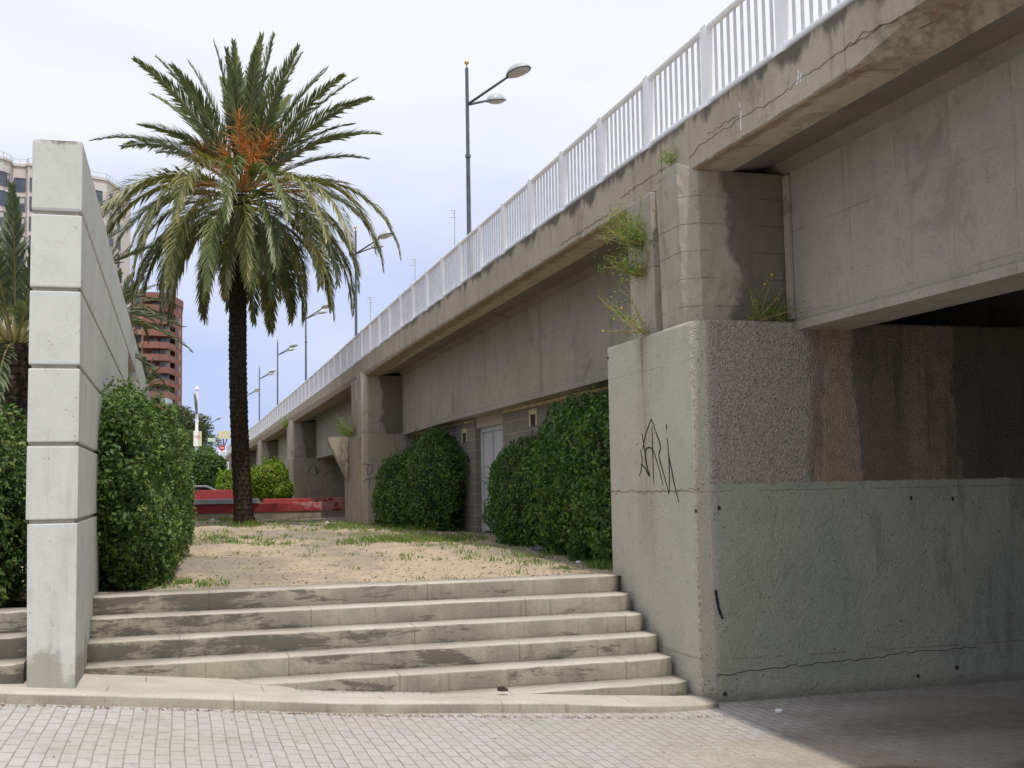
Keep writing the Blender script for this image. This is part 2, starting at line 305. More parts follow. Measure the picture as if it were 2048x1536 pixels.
def mat_paving():
    t = T('paving_blocks'); x, y, z = t.xyz()
    cv = nn(t.t, 'ShaderNodeCombineXYZ'); t.lk(t.ma('MULTIPLY', t.ma('MULTIPLY_ADD', t.noise(.8, 2), .02, y), .6), cv.inputs[0]); t.lk(t.ma('MULTIPLY_ADD', t.noise(.9, 2, v=t.vec((1, 1, 1), (9, 2, 0))), .03, x), cv.inputs[1])
    b = nn(t.t, 'ShaderNodeTexBrick'); b.offset = .5; t.lk(cv.outputs[0], b.inputs['Vector'])
    b.inputs['Scale'].default_value = 1; b.inputs['Brick Width'].default_value = .123; b.inputs['Row Height'].default_value = .079
    b.inputs['Mortar Size'].default_value = .005; b.inputs['Mortar Smooth'].default_value = .4; b.inputs['Bias'].default_value = 0
    b.inputs['Color1'].default_value = (.415, .395, .385, 1); b.inputs['Color2'].default_value = (.455, .435, .42, 1); b.inputs['Mortar'].default_value = (.31, .28, .24, 1)
    c = b.outputs[0]; big = t.noise(.7, 6, .6); c = t.mix(t.mr(big, .42, .62, 0, .4), c, (.38, .35, .31))
    bg2 = t.noise(2.3, 6, .7); c = t.mix(t.mr(bg2, .54, .68, 0, .45), c, (.27, .245, .215)); c = t.mix(t.mr(t.noise(13, 2), .60, .68, 0, .35), c, (.25, .23, .2))
    fine = t.noise(140, 2, .7); c = t.mix(t.mr(fine, .4, .75, 0, .35), c, (.14, .12, .10))
    mo = t.ma('MULTIPLY', b.outputs[1], t.mr(t.noise(5, 3), .35, .6)); c = t.mix(t.ma('MULTIPLY', mo, .42), c, (.15, .125, .09))
    sn = t.noise(1.4, 6, .65)
    # blown sand by the shade line, damp dirt and an added darker tone under the bridge
    def spot(cx, cy, rx, ry, lo, hi):
        dx = t.ma('DIVIDE', t.ma('SUBTRACT', x, cx), rx); dy = t.ma('DIVIDE', t.ma('SUBTRACT', y, cy), ry)
        d = t.ma('SQRT', t.ma('ADD', t.ma('MULTIPLY', dx, dx), t.ma('MULTIPLY', dy, dy)))
        return t.mr(t.ma('ADD', d, t.ma('MULTIPLY', t.ma('SUBTRACT', sn, .5), 1.7)), lo, hi, 1, 0)
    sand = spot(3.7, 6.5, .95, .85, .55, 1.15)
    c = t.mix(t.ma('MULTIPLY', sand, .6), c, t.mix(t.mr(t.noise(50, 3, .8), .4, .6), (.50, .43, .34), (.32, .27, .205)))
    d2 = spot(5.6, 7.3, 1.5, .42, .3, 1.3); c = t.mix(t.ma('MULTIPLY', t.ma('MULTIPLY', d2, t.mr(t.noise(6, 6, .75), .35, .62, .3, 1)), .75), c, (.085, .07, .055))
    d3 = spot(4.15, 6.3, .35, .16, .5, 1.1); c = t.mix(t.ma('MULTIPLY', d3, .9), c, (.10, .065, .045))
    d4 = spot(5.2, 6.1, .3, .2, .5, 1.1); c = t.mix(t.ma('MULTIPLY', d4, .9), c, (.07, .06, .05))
    d5 = spot(6.3, 6.9, 2.6, 1.6, .5, 1.3); c = t.mix(t.ma('MULTIPLY', d5, .6), c, (.20, .165, .13))  # broad dirt tone, darkened to cut light bounced up under the deck
    h = t.ma('ADD', t.ma('MULTIPLY', t.ma('SUBTRACT', 1, t.ma('MULTIPLY', b.outputs[1], t.ma('SUBTRACT', 1, sand))), 1.2), t.ma('MULTIPLY', fine, .25))
    return t.done(c, .88, h, .5, .008, .25)
M['paving'] = mat_paving()

def mat_dirt():
    t = T('sandy_dirt'); x, y, z = t.xyz()
    a = t.noise(.55, 7, .62, v=t.vec((1, .5, 1))); c = t.mix(t.mr(a, .42, .58), (.335, .29, .24), (.55, .45, .325))
    b = t.noise(3.5, 6, .7); c = t.mix(t.mr(b, .5, .72, 0, .6), c, (.25, .205, .155))
    g = t.noise(1.1, 7, .7, v=t.vec((1, .45, 1), (5, 5, 0))); gy = t.mr(y, 12, 20, -.05, .04)
    c = t.mix(t.mr(t.ma('ADD', g, gy), .575, .66, 0, .7), c, (.14, .155, .05))
    f = t.noise(45, 6, .8); c = t.mix(t.mr(f, .42, .68, 0, .6), c, (.18, .14, .10)); f2 = t.noise(16, 5, .75); c = t.mix(t.mr(f2, .52, .66, 0, .5), c, (.24, .20, .15)); c = t.mix(t.mr(f2, .32, .42, .35, 0), c, (.62, .54, .42))
    v = t.vor(22); vn = t.noise(7, 2); c = t.mix(t.ma('MULTIPLY', t.mr(v, .08, .14, 1, 0), t.mr(vn, .52, .6)), c, (.08, .06, .04))
    h = t.ma('ADD', f, t.ma('MULTIPLY', b, 2)); return t.done(c, .95, h, .7, .02, .1)
M['dirt'] = mat_dirt()

def mat_leaf(name, a, b, c3, rough=.5, trans=.25, spec=.4):
    t = T(name); r = t.g.outputs['Random Per Island']
    c = t.ramp(r, (0, a), (.55, b), (1, c3)); n = t.noise(1.7, 3); c = t.mix(t.mr(n, .35, .7, 0, .5), c, a); n2 = t.noise(2.6, 4, .6, v=t.vec((1, 1, 1), (3, 8, 1))); c = t.mix(t.mr(n2, .56, .68, 0, .45), c, tuple(q*k for q, k in zip(c3, (1.15, .92, .8))))
    m = t.done(c, rough, spec=spec)
    tr = nn(t.t, 'ShaderNodeBsdfTranslucent'); t.lk(t.mix(1, c, (1.3, 1.5, .6), 'MULTIPLY'), tr.inputs[0])
    ms = nn(t.t, 'ShaderNodeMixShader'); ms.inputs[0].default_value = trans
    t.t.links.new(t.p.outputs[0], ms.inputs[1]); t.t.links.new(tr.outputs[0], ms.inputs[2]); t.t.links.new(ms.outputs[0], t.o.inputs[0]); return m
M['hedge'] = mat_leaf('hedge_leaf', (.036, .075, .022), (.085, .155, .04), (.24, .33, .085))
M['hedge2'] = mat_leaf('dark_hedge_leaf', (.03, .08, .02), (.07, .16, .035), (.21, .33, .065))
M['bright'] = mat_leaf('yellow_green_leaf', (.10, .17, .02), (.20, .29, .03), (.33, .40, .05), trans=.35)
M['tree'] = mat_leaf('tree_leaf', (.045, .07, .03), (.08, .115, .045), (.15, .18, .08))
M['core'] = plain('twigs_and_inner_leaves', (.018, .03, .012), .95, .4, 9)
M['palm_g'] = mat_leaf('palm_leaf_green', (.075, .105, .035), (.13, .165, .055), (.24, .26, .11), .42, .2, .5)
M['palm_o'] = mat_leaf('palm_leaf_olive', (.09, .105, .032), (.175, .18, .062), (.38, .33, .14), .42, .2, .5)
M['palm_far'] = mat_leaf('palm_leaf_shaded', (.06, .085, .045), (.11, .14, .075), (.2, .22, .12), .5, .2)
M['rachis'] = plain('palm_leaf_stalk', (.24, .20, .08), .6)
M['orange'] = plain('palm_fruit_stalk', (.52, .22, .06), .6, .3, 20)
M['weed'] = mat_leaf('weed_leaf', (.11, .19, .035), (.2, .3, .06), (.32, .40, .1), trans=.35)
M['dry'] = plain('dry_stem', (.30, .24, .11), .8, .3, 10)
M['flower'] = plain('yellow_flower', (.85, .65, .02), .6)
def mat_trunk():
    t = T('palm_trunk_bark'); n = t.noise(14, 5, .7); c = t.mix(t.mr(n, .35, .7), (.018, .014, .011), (.06, .045, .032))
    g = t.noise(6, 3); c = t.mix(t.mr(g, .62, .72, 0, .5), c, (.13, .10, .07)); return t.done(c, .95, n, .8, .03, .1)
M['trunk'] = mat_trunk()
M['white'] = plain('white_rail_paint', (.88, .88, .9), .45, .05, 3)
M['bars'] = plain('shade_greyed_white_bars', (.66, .66, .70), .5, .08, 9)  # white greyed down: the weaker light on the panels is put into the colour
M['lampgrey'] = plain('grey_lamp_paint', (.10, .115, .14), .45, .15, 3)
M['lamphood'] = plain('pale_lamp_hood', (.42, .46, .48), .4, .1, 5)
M['lampglass'] = plain('lamp_bowl', (.55, .52, .55), .15, .12, 20)
M['brass'] = plain('brass_finial', (.6, .42, .15), .3, .1, metal=.8)
M['black'] = plain('black_marker', (.02, .02, .025), .7)
M['blue'] = plain('blue_spray', (.08, .12, .20), .8)
M['crack'] = plain('crack_shadow', (.05, .04, .03), .95); M['crackl'] = plain('weathered_crack', (.16, .12, .085), .95, .35, 12)
M['paper'] = plain('litter_paper', (.8, .8, .78), .7)
M['door'] = plain('white_metal_door', (.50, .50, .53), .45, .05, 3)
M['mortar'] = plain('pale_mortar', (.58, .50, .33), .9, .2, 6)
def mat_cinder():
    t = T('grey_block_masonry'); x, y, z = t.xyz(); cv = nn(t.t, 'ShaderNodeCombineXYZ'); t.lk(t.ma('ADD', y, x), cv.inputs[0]); t.lk(z, cv.inputs[1])
    b = nn(t.t, 'ShaderNodeTexBrick'); b.offset = .5; t.lk(cv.outputs[0], b.inputs['Vector']); b.inputs['Scale'].default_value = 1
    b.inputs['Brick Width'].default_value = .4; b.inputs['Row Height'].default_value = .2; b.inputs['Mortar Size'].default_value = .008
    b.inputs['Color1'].default_value = (.20, .185, .165, 1); b.inputs['Color2'].default_value = (.25, .23, .2, 1); b.inputs['Mortar'].default_value = (.38, .33, .25, 1)
    c = t.mix(t.mr(t.noise(2, 5), .4, .7, 0, .5), b.outputs[0], (.17, .15, .13)); n = t.noise(60, 3)
    return t.done(c, .92, t.ma('SUBTRACT', n, b.outputs[1]), .5, .008, .2)
M['cinder'] = mat_cinder()
def mat_red():
    t = T('red_painted_wall'); n = t.noise(2.2, 6, .7); c = t.mix(t.mr(t.noise(9, 4), .3, .7), (.29, .038, .042), (.36, .055, .058))
    x, y, z = t.xyz(); k = t.mr(x, 2.6, 4.4, -.08, .09); c = t.mix(t.mr(t.ma('ADD', n, k), .56, .64, 0, .75), c, (.52, .33, .31)); return t.done(c, .7, n, .2)
M['red'] = mat_red()
M['stonebase'] = concrete('low_wall_concrete', (.40, .35, .26), (.47, .41, .31), streak=.3)
M['greycap'] = plain('grey_coping', (.33, .35, .38), .7)
def mat_fac(name, a, b, sc=1):
    t = T(name); n = t.noise(.25*sc, 4); m = t.noise(2*sc, 3); return t.done(t.mix(t.mr(m, .4, .7, 0, .3), t.mix(t.mr(n, .35, .65), a, b), tuple(q*.8 for q in a)), .9)
M['beige'] = mat_fac('pinkish_beige_render', (.60, .535, .52), (.65, .585, .57))
M['brick'] = mat_fac('red_brick_parapet', (.235, .11, .088), (.275, .13, .105))
M['brickd'] = mat_fac('brown_brick_wall', (.19, .085, .07), (.23, .105, .085))
M['glass'] = plain('window_glass', (.09, .105, .15), .08, .3, .7, spec=.6)
M['frame'] = plain('window_frame', (.10, .11, .15), .5)
M['blind'] = plain('window_blind', (.5, .48, .46), .7)
M['pink'] = mat_fac('salmon_render', (.42, .27, .21), (.48, .31, .25))
M['signc'] = plain('cream_panel', (.62, .58, .40), .6)
M['signw'] = plain('white_panel', (.82, .82, .86), .5)
M['redp'] = plain('red_paint', (.6, .03, .04), .5)
M['car'] = plain('silver_car_paint', (.42, .43, .44), .25, .05, metal=.4)
M['carglass'] = plain('car_glass', (.02, .02, .025), .05)
M['asphalt'] = plain('asphalt', (.07, .07, .07), .95)
M['farg'] = mat_fac('far_ground', (.22, .2, .14), (.14, .16, .08))

# ------------------------------------------------------------------ the ground
KX = [-9, -5, -1.09, 0, 1.195, 2.62, 3.3, 4.0, 5]; KT = [.93, .86, .51, .408, .285, .177, .10, .045, .045]
def ktop(x): return float(np.interp(x, KX, KT))
def plaza_z(x): return max(0, float(np.interp(x, [-9, -5, -1.08, 0, 1.19, 2.6, 3.6, 4.2, 30], [.86, .79, .437, .333, .21, .098, .02, 0, 0])))
def grid(xs, ys, zf):
    V = [(x, y, zf(x, y)) for y in ys for x in xs]; n = len(xs)
    return V, [(j*n+i, j*n+i+1, (j+1)*n+i+1, (j+1)*n+i) for j in range(len(ys)-1) for i in range(n-1)]
V, Fc = grid(list(np.linspace(-14, 30, 111)), [-30, -12, -5, 0, 2, 4, 5, 6, 7, 8, 9.6], lambda x, y: min(plaza_z(x), .9))
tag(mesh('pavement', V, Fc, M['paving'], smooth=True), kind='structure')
Z1 = .9
def terr(x, y):
    z = Z1-.012+.03*mnoise.noise(Vector((x*.8, y*.5, 0)))*min(1, max(0, (y-10.7)/1.5))+.012*mnoise.noise(Vector((x*4, y*3, 5)))*min(1, max(0, (y-10.5)))
    z += .13*math.exp(-((x-.75)**2/.5+(y-24.5)**2/1.4))+.08*math.exp(-((x-3.4)**2/1.2+(y-14.5)**2/6))
    return z
ys = list(np.linspace(10.42, 20, 90))+list(np.linspace(20.3, 37, 60))
V, Fc = grid(list(np.linspace(-7, 7.5, 130)), ys, terr)
tag(mesh('terrace', V, Fc, M['dirt'], smooth=True), kind='structure')
V, Fc = grid([-2500, -400, -100, -40, -7.01, 7.5, 40, 100, 400, 2500], [-600, -60, -30, 10.5, 37, 60, 120, 300, 1200, 3500],
             lambda x, y: .45 if (y > 36.9 and y < 130) else (.6 if y >= 130 else (-.3 if y < 36.9 and -40 < x < 40 else .45)))
tag(mesh('ground', V, Fc, M['farg']), kind='structure')

# ------------------------------------------------------------------ kerb and stairs
def kerb():
    xs = np.concatenate([np.linspace(-9, 3.6, 90), [3.75, 3.9, 4.02, 4.10]])
    prof = []
    for x in xs:
        r = max(0, (x-3.75)/.35); y0 = float(np.interp(x, [-9, 1.2, 3.5, 4.1], [8.16, 8.2, 8.34, 8.40]))+.06*r*r; zg = plaza_z(x); h = ktop(x)-zg
        yb = 8.9 if x > -.6 else (7.9 if x < -1.02 else 8.58)
        y0k = y0
        w = .008*mnoise.noise(Vector((x*3, 0, 0)))
        ze = zg+h-.045*min(1, max(0, (3.4-x)/1.5))
        prof.append([(x, y0k+w, zg-.1), (x, y0k+w, zg+h*.75), (x, y0k+.012+w, zg+h*.93), (x, y0k+.035, zg+h), (x, 8.6, ze+.01), (x, 9.55 if x < .9 else 8.98, ze-.02)])
    n = len(prof[0]); V = [p for q in prof for p in q]; Fc = [(i*n+j, (i+1)*n+j, (i+1)*n+j+1, i*n+j+1) for i in range(len(prof)-1) for j in range(n-1)]
    Fc.append(tuple(range((len(prof)-1)*n, len(prof)*n)))
    o = mesh('kerb', V, Fc, M['kerb'], smooth=True); bm = bmesh.new(); bm.from_mesh(o.data); bmesh.ops.recalc_face_normals(bm, faces=bm.faces); bm.to_mesh(o.data); bm.free()
    return tag(o, kind='structure')
kerb()
def stairs(x0, x1, y0, n0, label, loc):
    r = empty('staircase', loc, label, 'stairs')
    for n in range(n0, 6):
        ya = y0+n*.2986; zb = n*.15
        b = MB(); N = max(4, int((x1-x0)/.12)); xs = np.linspace(x0, x1, N+1)
        pr = [(ya+.004, zb-.06), (ya, zb+.02), (ya, zb+.134), (ya+.003, zb+.144), (ya+.009, zb+.149), (ya+.022, zb+.151), (ya+.33, zb+.151), (ya+.33, zb-.06)]
        if n == 5: pr = pr[:6]+[(ya+.36, zb+.15), (ya+.36, zb-.1)]
        V = []
        for i, x in enumerate(xs):
            e = 1 if i in (0, N) else 0
            k = max(0, 1-(x1-x)/.09)
            for j, (y, z) in enumerate(pr):
                wy = .006*mnoise.noise(Vector((x*4, n*3.1, 0)))+.004*mnoise.noise(Vector((x*17, n*5, j))) if j in (1, 2, 3, 4) else 0
                wz = .005*mnoise.noise(Vector((x*5, n*7, 3)))-.006*max(0, mnoise.noise(Vector((x*13, n*9, 8)))) if j in (2, 3, 4, 5) else 0
                V.append((x, y+wy+(.05*k*k if j < 6 else 0), z+wz))
        m = len(pr); Fs = [(i*m+j, (i+1)*m+j, (i+1)*m+(j+1) % m, i*m+(j+1) % m) for i in range(N) for j in range(m)]
        Fs += [tuple(range(m)), tuple(range(N*m+m-1, N*m-1, -1))]
        b.add(V, Fs); o = b.build('step', M['step'], r, smooth=False)
        o.data.polygons.foreach_set('use_smooth', np.array([abs(p.normal.x) < .5 for p in o.data.polygons]))
    return r
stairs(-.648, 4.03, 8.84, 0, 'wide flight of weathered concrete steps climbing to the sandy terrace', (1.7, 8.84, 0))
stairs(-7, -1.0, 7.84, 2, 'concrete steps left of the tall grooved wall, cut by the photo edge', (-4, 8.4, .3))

# ------------------------------------------------------------------ tall grooved wall on the left
def grooved_wall():
    r = empty('concrete_wall', (-.81, 8.6, .4), 'tall pale grey concrete wall with horizontal grooves, narrow end facing the steps', 'wall')
    zs = [.2, 1.574, 2.108, 2.648, 3.193, 3.737, 4.262]; gh = .028; x0, x1, y0, y1 = -.985, -.65, 8.6, 45
    sl = (17.0, 20.0)
    for i in range(len(zs)-1):
        a = zs[i]+(gh/2 if i else 0); b = zs[i+1]-(gh/2 if i < len(zs)-2 else 0)
        segs = [(y0, sl[0]), (sl[1], y1)] if i in (3, 4) else [(y0, y1)]
        for (ya, yb) in segs:
            t = MB()
            if i == 0: t.prism([(x0+.03, ya), (x1+.0, ya), (x1, yb), (x0+.03, yb)], a, b, taper=[(x0+.01, ya), (x1, ya), (x1, yb), (x0+.01, yb)])
            else:
                f = 0; t.prism([(x0-f*0, ya), (x1-f, ya), (x1-f, yb), (x0, yb)], a, b)
            o = t.build('wall_course', M['wall'], r, bevel=.009 if i < len(zs)-2 else .02, seg=2)
        if i: 
            t = MB(); t.box((x0+.02, y0+.022, zs[i]-gh/2-.004), (x1-.022, y1-.05, zs[i]+gh/2+.004)) if i not in (4,) else t.box((x0+.02, y0+.022, zs[i]-gh/2-.004), (x1-.022, 17-.03, zs[i]+gh/2+.004)).box((x0+.035, 20.03, zs[i]-gh/2-.004), (x1-.022, y1-.05, zs[i]+gh/2+.004))
            t.build('groove', M['joint'], r)
    t = MB(); t.prism([(-.72, 8.586), (-.695, 8.586), (-.695, 8.6), (-.72, 8.6)], 4.06, 4.07); 
grooved_wall()
o = MB().box((-4.2, 15, .8), (-3.3, 15.4, 3.0)).build('boundary_wall', M['wall'], bevel=.02); tag(o, 'low pale wall piece behind the hedge at the left photo edge', 'wall')

# ------------------------------------------------------------------ the road bridge
PY = [-30, 10, 22, 30, 41, 50, 64, 110]; PZ = [0, 0, -.045, -.13, -.20, -.23, -.30, -.24]
def dz(y): return float(np.interp(y, PY, PZ))
YS = [-12, -4, 2]+list(np.arange(5, 108, 2.5))+[108]
bridge = empty('road_bridge', (4.2, 8.64, 0), 'long concrete road bridge on piers with weathered slab edge, running away at right', 'bridge')
def extrude(prof, ys, name, mat, parent, smooth=False):
    n = len(prof); V = [(x, y, z+dz(y)) for y in ys for x, z in prof]
    Fs = [(i*n+j, i*n+(j+1) % n, (i+1)*n+(j+1) % n, (i+1)*n+j) for i in range(len(ys)-1) for j in range(n)]+[tuple(range(n)), tuple(range(len(ys)*n-1, (len(ys)-1)*n-1, -1))]
    b = MB(); b.add(V, Fs); return b.build(name, mat, parent, smooth)
# slab edge: separate lengths between the expansion joints over the piers
PIERS = [8.64, 26.3, 43.6, 60.5, 78, 95]
ZT, ZB = 4.87, 4.41
joints = [-12]+[p+.85 for p in PIERS]+[108]
for a, b in zip(joints[:-1], joints[1:]):
    ys = np.arange(a+.012, b-.012, .16 if a < 20 else .6); ys = list(ys)+[b-.012]
    prof = [(4.2, ZB+.015), (4.2, ZB+.15), (4.2, ZT-.15), (4.2, ZT-.012), (4.212, ZT), (4.55, ZT), (4.55, ZB), (4.215, ZB)]
    V = []
    for y in ys:
        for j, (x, z) in enumerate(prof):
            q = mnoise.noise(Vector((0, y*2.3, j*.4))); ex = max(0, mnoise.noise(Vector((5, y*1.1, 0)))-.15)
            dx = .004*q if j < 4 else 0; dd = 0
            if j in (0, 7): dd = .05*ex*max(0, mnoise.noise(Vector((9, y*7, 0)))); dx += dd*.8
            if 4.9 < y < 6.4 and j in (0, 7):
                s_ = math.sin((y-4.9)/1.5*math.pi); dd += .13*s_; dx += (.06 if j == 0 else .25)*s_
            V.append((x+dx, y, z+dz(y)+dd+(.004*q if j in (3, 4) else 0)))
    n = len(prof); Fs = [(i*n+j, i*n+(j+1) % n, (i+1)*n+(j+1) % n, (i+1)*n+j) for i in range(len(ys)-1) for j in range(n)]+[tuple(range(n)), tuple(range(len(ys)*n-1, (len(ys)-1)*n-1, -1))]
    B = MB(); B.add(V, Fs); B.build('slab_edge', M['fascia'], bridge)
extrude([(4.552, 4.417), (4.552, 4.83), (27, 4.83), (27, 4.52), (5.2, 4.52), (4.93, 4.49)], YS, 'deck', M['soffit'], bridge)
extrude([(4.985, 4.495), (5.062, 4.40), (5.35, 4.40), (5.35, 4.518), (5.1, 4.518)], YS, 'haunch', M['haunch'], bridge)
for i, x in enumerate([5.06, 8.6, 12.2, 15.8, 19.4, 23]):
    for k in range(-1, len(PIERS)):
        a = (PIERS[k] if k >= 0 else -9.6)+.86; b = PIERS[k+1]+.84 if k+1 < len(PIERS) else 106
        ys = [a]+[q for q in YS if a+.3 < q < b-.3]+[b]
        if i and k > 2: continue
        extrude([(x, 3.12), (x, 4.4), (x+.38, 4.4), (x+.38, 3.12), (x+.44, 3.03), (x-.03, 3.03), (x-.03, 3.10)], ys, 'girder', M['web'], bridge)
def pier(py, first=False, corbel=False):
    d = dz(py); zt = 3.04+d; zg = -.4
    L = 2.1 if first else 3.0
    b = MB(); xr = 26.5
    if first:
        b.prism([(4.08, py+.10), (4.20, py), (xr, py), (xr, py+L), (4.16, py+L), (4.08, py+L-.08)], zg, zt+.06)
        o = b.build('lower_pier', M['block'], bridge, bevel=.028, seg=3)
    else:
        b.prism([(4.08, py+.16), (4.2, py), (xr, py), (xr, py+L), (4.16, py+L), (4.08, py+L-.05)], zg, zt)
        o = b.build('lower_pier', M['pier'], bridge, bevel=.02)
    # the two halves of the upper pier, either side of the expansion joint
    for k, (a, c) in enumerate([(.20, .76), (.96, 1.52)]):
        if not first: a *= 1.35; c *= 1.35
        t = MB(); za = zt+(.062 if first else .002)
        if k == 0:
            pl = [(4.13, py+a+.13), (4.25, py+a), (5.6, py+a), (5.6, py+c), (4.13, py+c)]
            tp = [(4.10, py+a+.11), (4.235, py+a-.02), (5.6, py+a-.02), (5.6, py+c), (4.10, py+c)]
            zz = [4.52+d, 4.41+d, 4.40+d, 4.40+d, 4.56+d]
            t.prism(pl, za, [4.50+d, 4.405+d, 4.405+d, 4.405+d, 4.47+d], taper=tp)
        else:
            t.prism([(4.15, py+a), (5.6, py+a), (5.6, py+c), (4.15, py+c)], za, 4.405+d, taper=[(4.13, py+a), (5.6, py+a), (5.6, py+c+.04), (4.13, py+c+.04)])
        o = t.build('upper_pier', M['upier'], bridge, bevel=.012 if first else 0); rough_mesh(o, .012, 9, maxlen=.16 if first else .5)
    if corbel:
        t = MB(); y0 = py+2.2; V = []
        for y in (y0, y0+.3): V += [(3.57, y, 2.98), (4.079, y, 2.98), (4.079, y, 1.86), (3.57, y, 2.90)]
        t.add(V, [(0, 1, 2, 3), (7, 6, 5, 4), (0, 4, 5, 1), (1, 5, 6, 2), (2, 6, 7, 3), (3, 7, 4, 0)]); t.build('corbel', M['pier'], bridge, bevel=.012)
for i, p in enumerate(PIERS): pier(p, i == 0, i == 1)
MB().box((15, -8.79, -.4), (15.4, 8.63, 3.02)).build('light_blocking_wall', M['pier'], bridge)  # added unseen wall, closes the underpass so daylight stays out
MB().prism([(4.2, -10.5), (26.5, -10.5), (26.5, -8.8), (4.2, -8.8)], -.4, 3.02).build('lower_pier', M['pier'], bridge)
MB().box((5.02, 8.72, 3.13), (5.057, 8.80, 4.38)).build('bearing_strip', M['pier'], bridge, bevel=.006)
# writing sprayed on the piers, cracks in the slab edge (thin raised strokes on real faces)
def strokes(name, mat, parent, pts_list, w, nrm_, taper=True):
    b = MB(); nv = Vector(nrm_)
    for pts in pts_list:
        P = [Vector(p)+nv*.003 for p in pts]
        # smooth
        Q = []
        for i in range(len(P)-1):
            p0, p1, p2, p3 = P[max(i-1, 0)], P[i], P[i+1], P[min(i+2, len(P)-1)]
            for s in np.linspace(0, 1, 6, endpoint=False):
                Q.append(.5*((2*p1)+(p2-p0)*s+(2*p0-5*p1+4*p2-p3)*s*s+(3*p1-p0-3*p2+p3)*s**3))
        Q.append(P[-1]); V = []; n = len(Q)
        for i, q in enumerate(Q):
            d = (Q[min(i+1, n-1)]-Q[max(i-1, 0)]); d = d.normalized() if d.length > 1e-6 else Vector((0, 0, 1)); sd = d.cross(nv).normalized()
            ww = w*(.55+.45*math.sin(math.pi*min(1, (i+1)/(n))) if taper else 1)*random.uniform(.85, 1.1)
            V += [q-sd*ww/2, q+sd*ww/2, q-sd*ww/2-nv*.006, q+sd*ww/2-nv*.006]
        Fs = []
        for i in range(n-1):
            a = i*4; Fs += [(a, a+4, a+5, a+1), (a, a+2, a+6, a+4), (a+1, a+5, a+7, a+3)]
        b.add(V, Fs)
    return b.build(name, mat, parent)
def zl(pts, ox, oy, sc, **k): return [at(ox+x/sc, oy+y/sc, **k) for x, y in pts]
G = [[(238, 612), (247, 660), (243, 700), (234, 737)], [(245, 535), (258, 610), (270, 690), (285, 735)], [(250, 612), (262, 545), (290, 466)],
     [(290, 466), (312, 530), (333, 595), (326, 640), (338, 690), (358, 760), (374, 823)], [(293, 500), (297, 640), (302, 772)],
     [(240, 680), (262, 700), (280, 735), (262, 650), (268, 608), (295, 610), (320, 680), (346, 778)],
     [(366, 558), (372, 640), (376, 735), (374, 820)], [(372, 640), (385, 700), (400, 780), (420, 862)], [(361, 493), (363, 518)], [(222, 583), (225, 590)]]
strokes('graffiti', M['black'], bridge, [zl(g, 1180, 640, 2.36, X=4.08) for g in G], .017, (-1, 0, 0))
strokes('graffiti', M['black'], bridge, [zl([(593, 1275), (600, 1320), (610, 1370), (626, 1410)], 1180, 640, 2.36, Y=8.64)], .022, (0, -1, 0), False)
G2 = [[(585, 1310), (600, 1280), (650, 1290), (700, 1300), (720, 1330), (715, 1380), (680, 1420), (650, 1425), (645, 1330)], [(790, 1330), (800, 1400), (820, 1420), (850, 1300), (860, 1290), (870, 1370)], [(900, 1400), (930, 1320), (950, 1290), (960, 1400)], [(590, 1530), (640, 1490), (720, 1480), (740, 1500)], [(680, 1490), (672, 1560), (668, 1620)]]
strokes('graffiti', M['blue'], bridge, [zl(g, 640, 740, 6.83, Y=26.3) for g in G2], .02, (0, -1, 0))
G3 = [[(285, 1010), (330, 975), (345, 1010), (340, 1060), (300, 1075)], [(1300, 1070), (1340, 990), (1380, 975), (1400, 1040), (1385, 1080), (1340, 1060)], [(1390, 1000), (1410, 1060), (1440, 1000)]]
strokes('graffiti', M['blue'], bridge, [zl(g, 360, 740, 5.12, Y=43.6) for g in G3[1:]], .035, (0, -1, 0))
rn = random.Random(3)
def crack(pts, w=.006, **k):
    P = [at(x, y, **k) for x, y in pts]; Q = []
    for a, b in zip(P[:-1], P[1:]):
        n = max(2, int((b-a).length/.05))
        for i in range(n):
            q = a.lerp(b, i/n); j = Vector((0, rn.gauss(0, .008), rn.gauss(0, .008))) if 'X' in k else Vector((rn.gauss(0, .006), 0, rn.gauss(0, .006))); Q.append(q+j)
    return Q+[P[-1]]
C1 = [crack([(1378, 320), (1400, 290), (1440, 262), (1500, 225), (1560, 190), (1640, 130), (1700, 92), (1760, 55), (1830, 20)], X=4.198), crack([(1240, 395), (1290, 362), (1330, 335)], X=4.198), crack([(1415, 268), (1450, 245), (1478, 232)], X=4.198),
      crack([(1690, 100), (1730, 62), (1800, 40)], X=4.198), crack([(1120, 490), (1180, 452), (1215, 430)], X=4.198)]
strokes('crack', M['crackl'], bridge, C1, .0035, (-1, 0, 0), False)
C2 = [crack([(1432, 1352), (1500, 1342), (1600, 1330), (1720, 1318), (1800, 1306), (1950, 1294)], Y=8.64), crack([(1216, 985), (1260, 984), (1330, 983), (1396, 979)], X=4.08)]
L1 = [crack([(1598, 138), (1596, 155), (1592, 168)], X=4.198), crack([(1603, 150), (1602, 165)], X=4.198), crack([(1482, 222), (1481, 246), (1482, 262)], X=4.198), crack([(1480, 205), (1481, 215)], X=4.198)]
strokes('lime_stain', M['signw'], bridge, L1, .014, (-1, 0, 0))
strokes('crack', M['crack'], bridge, C2[:1], .005, (0, -1, 0), False); strokes('crack', M['crackl'], bridge, C2[1:], .0035, (-1, 0, 0), False)
b = MB()
for x, y in [(1438, 1016), (1822, 996), (1905, 998), (1450, 1388), (1836, 1352), (1914, 1335)]:
    p = at(x, y, Y=8.64); n = 9; b.add([p+Vector((math.cos(t)*.017*rn.uniform(.7, 1.2), -.003, math.sin(t)*.02*rn.uniform(.7, 1.2))) for t in np.linspace(0, 2*math.pi, n, endpoint=False)], [tuple(range(n))])
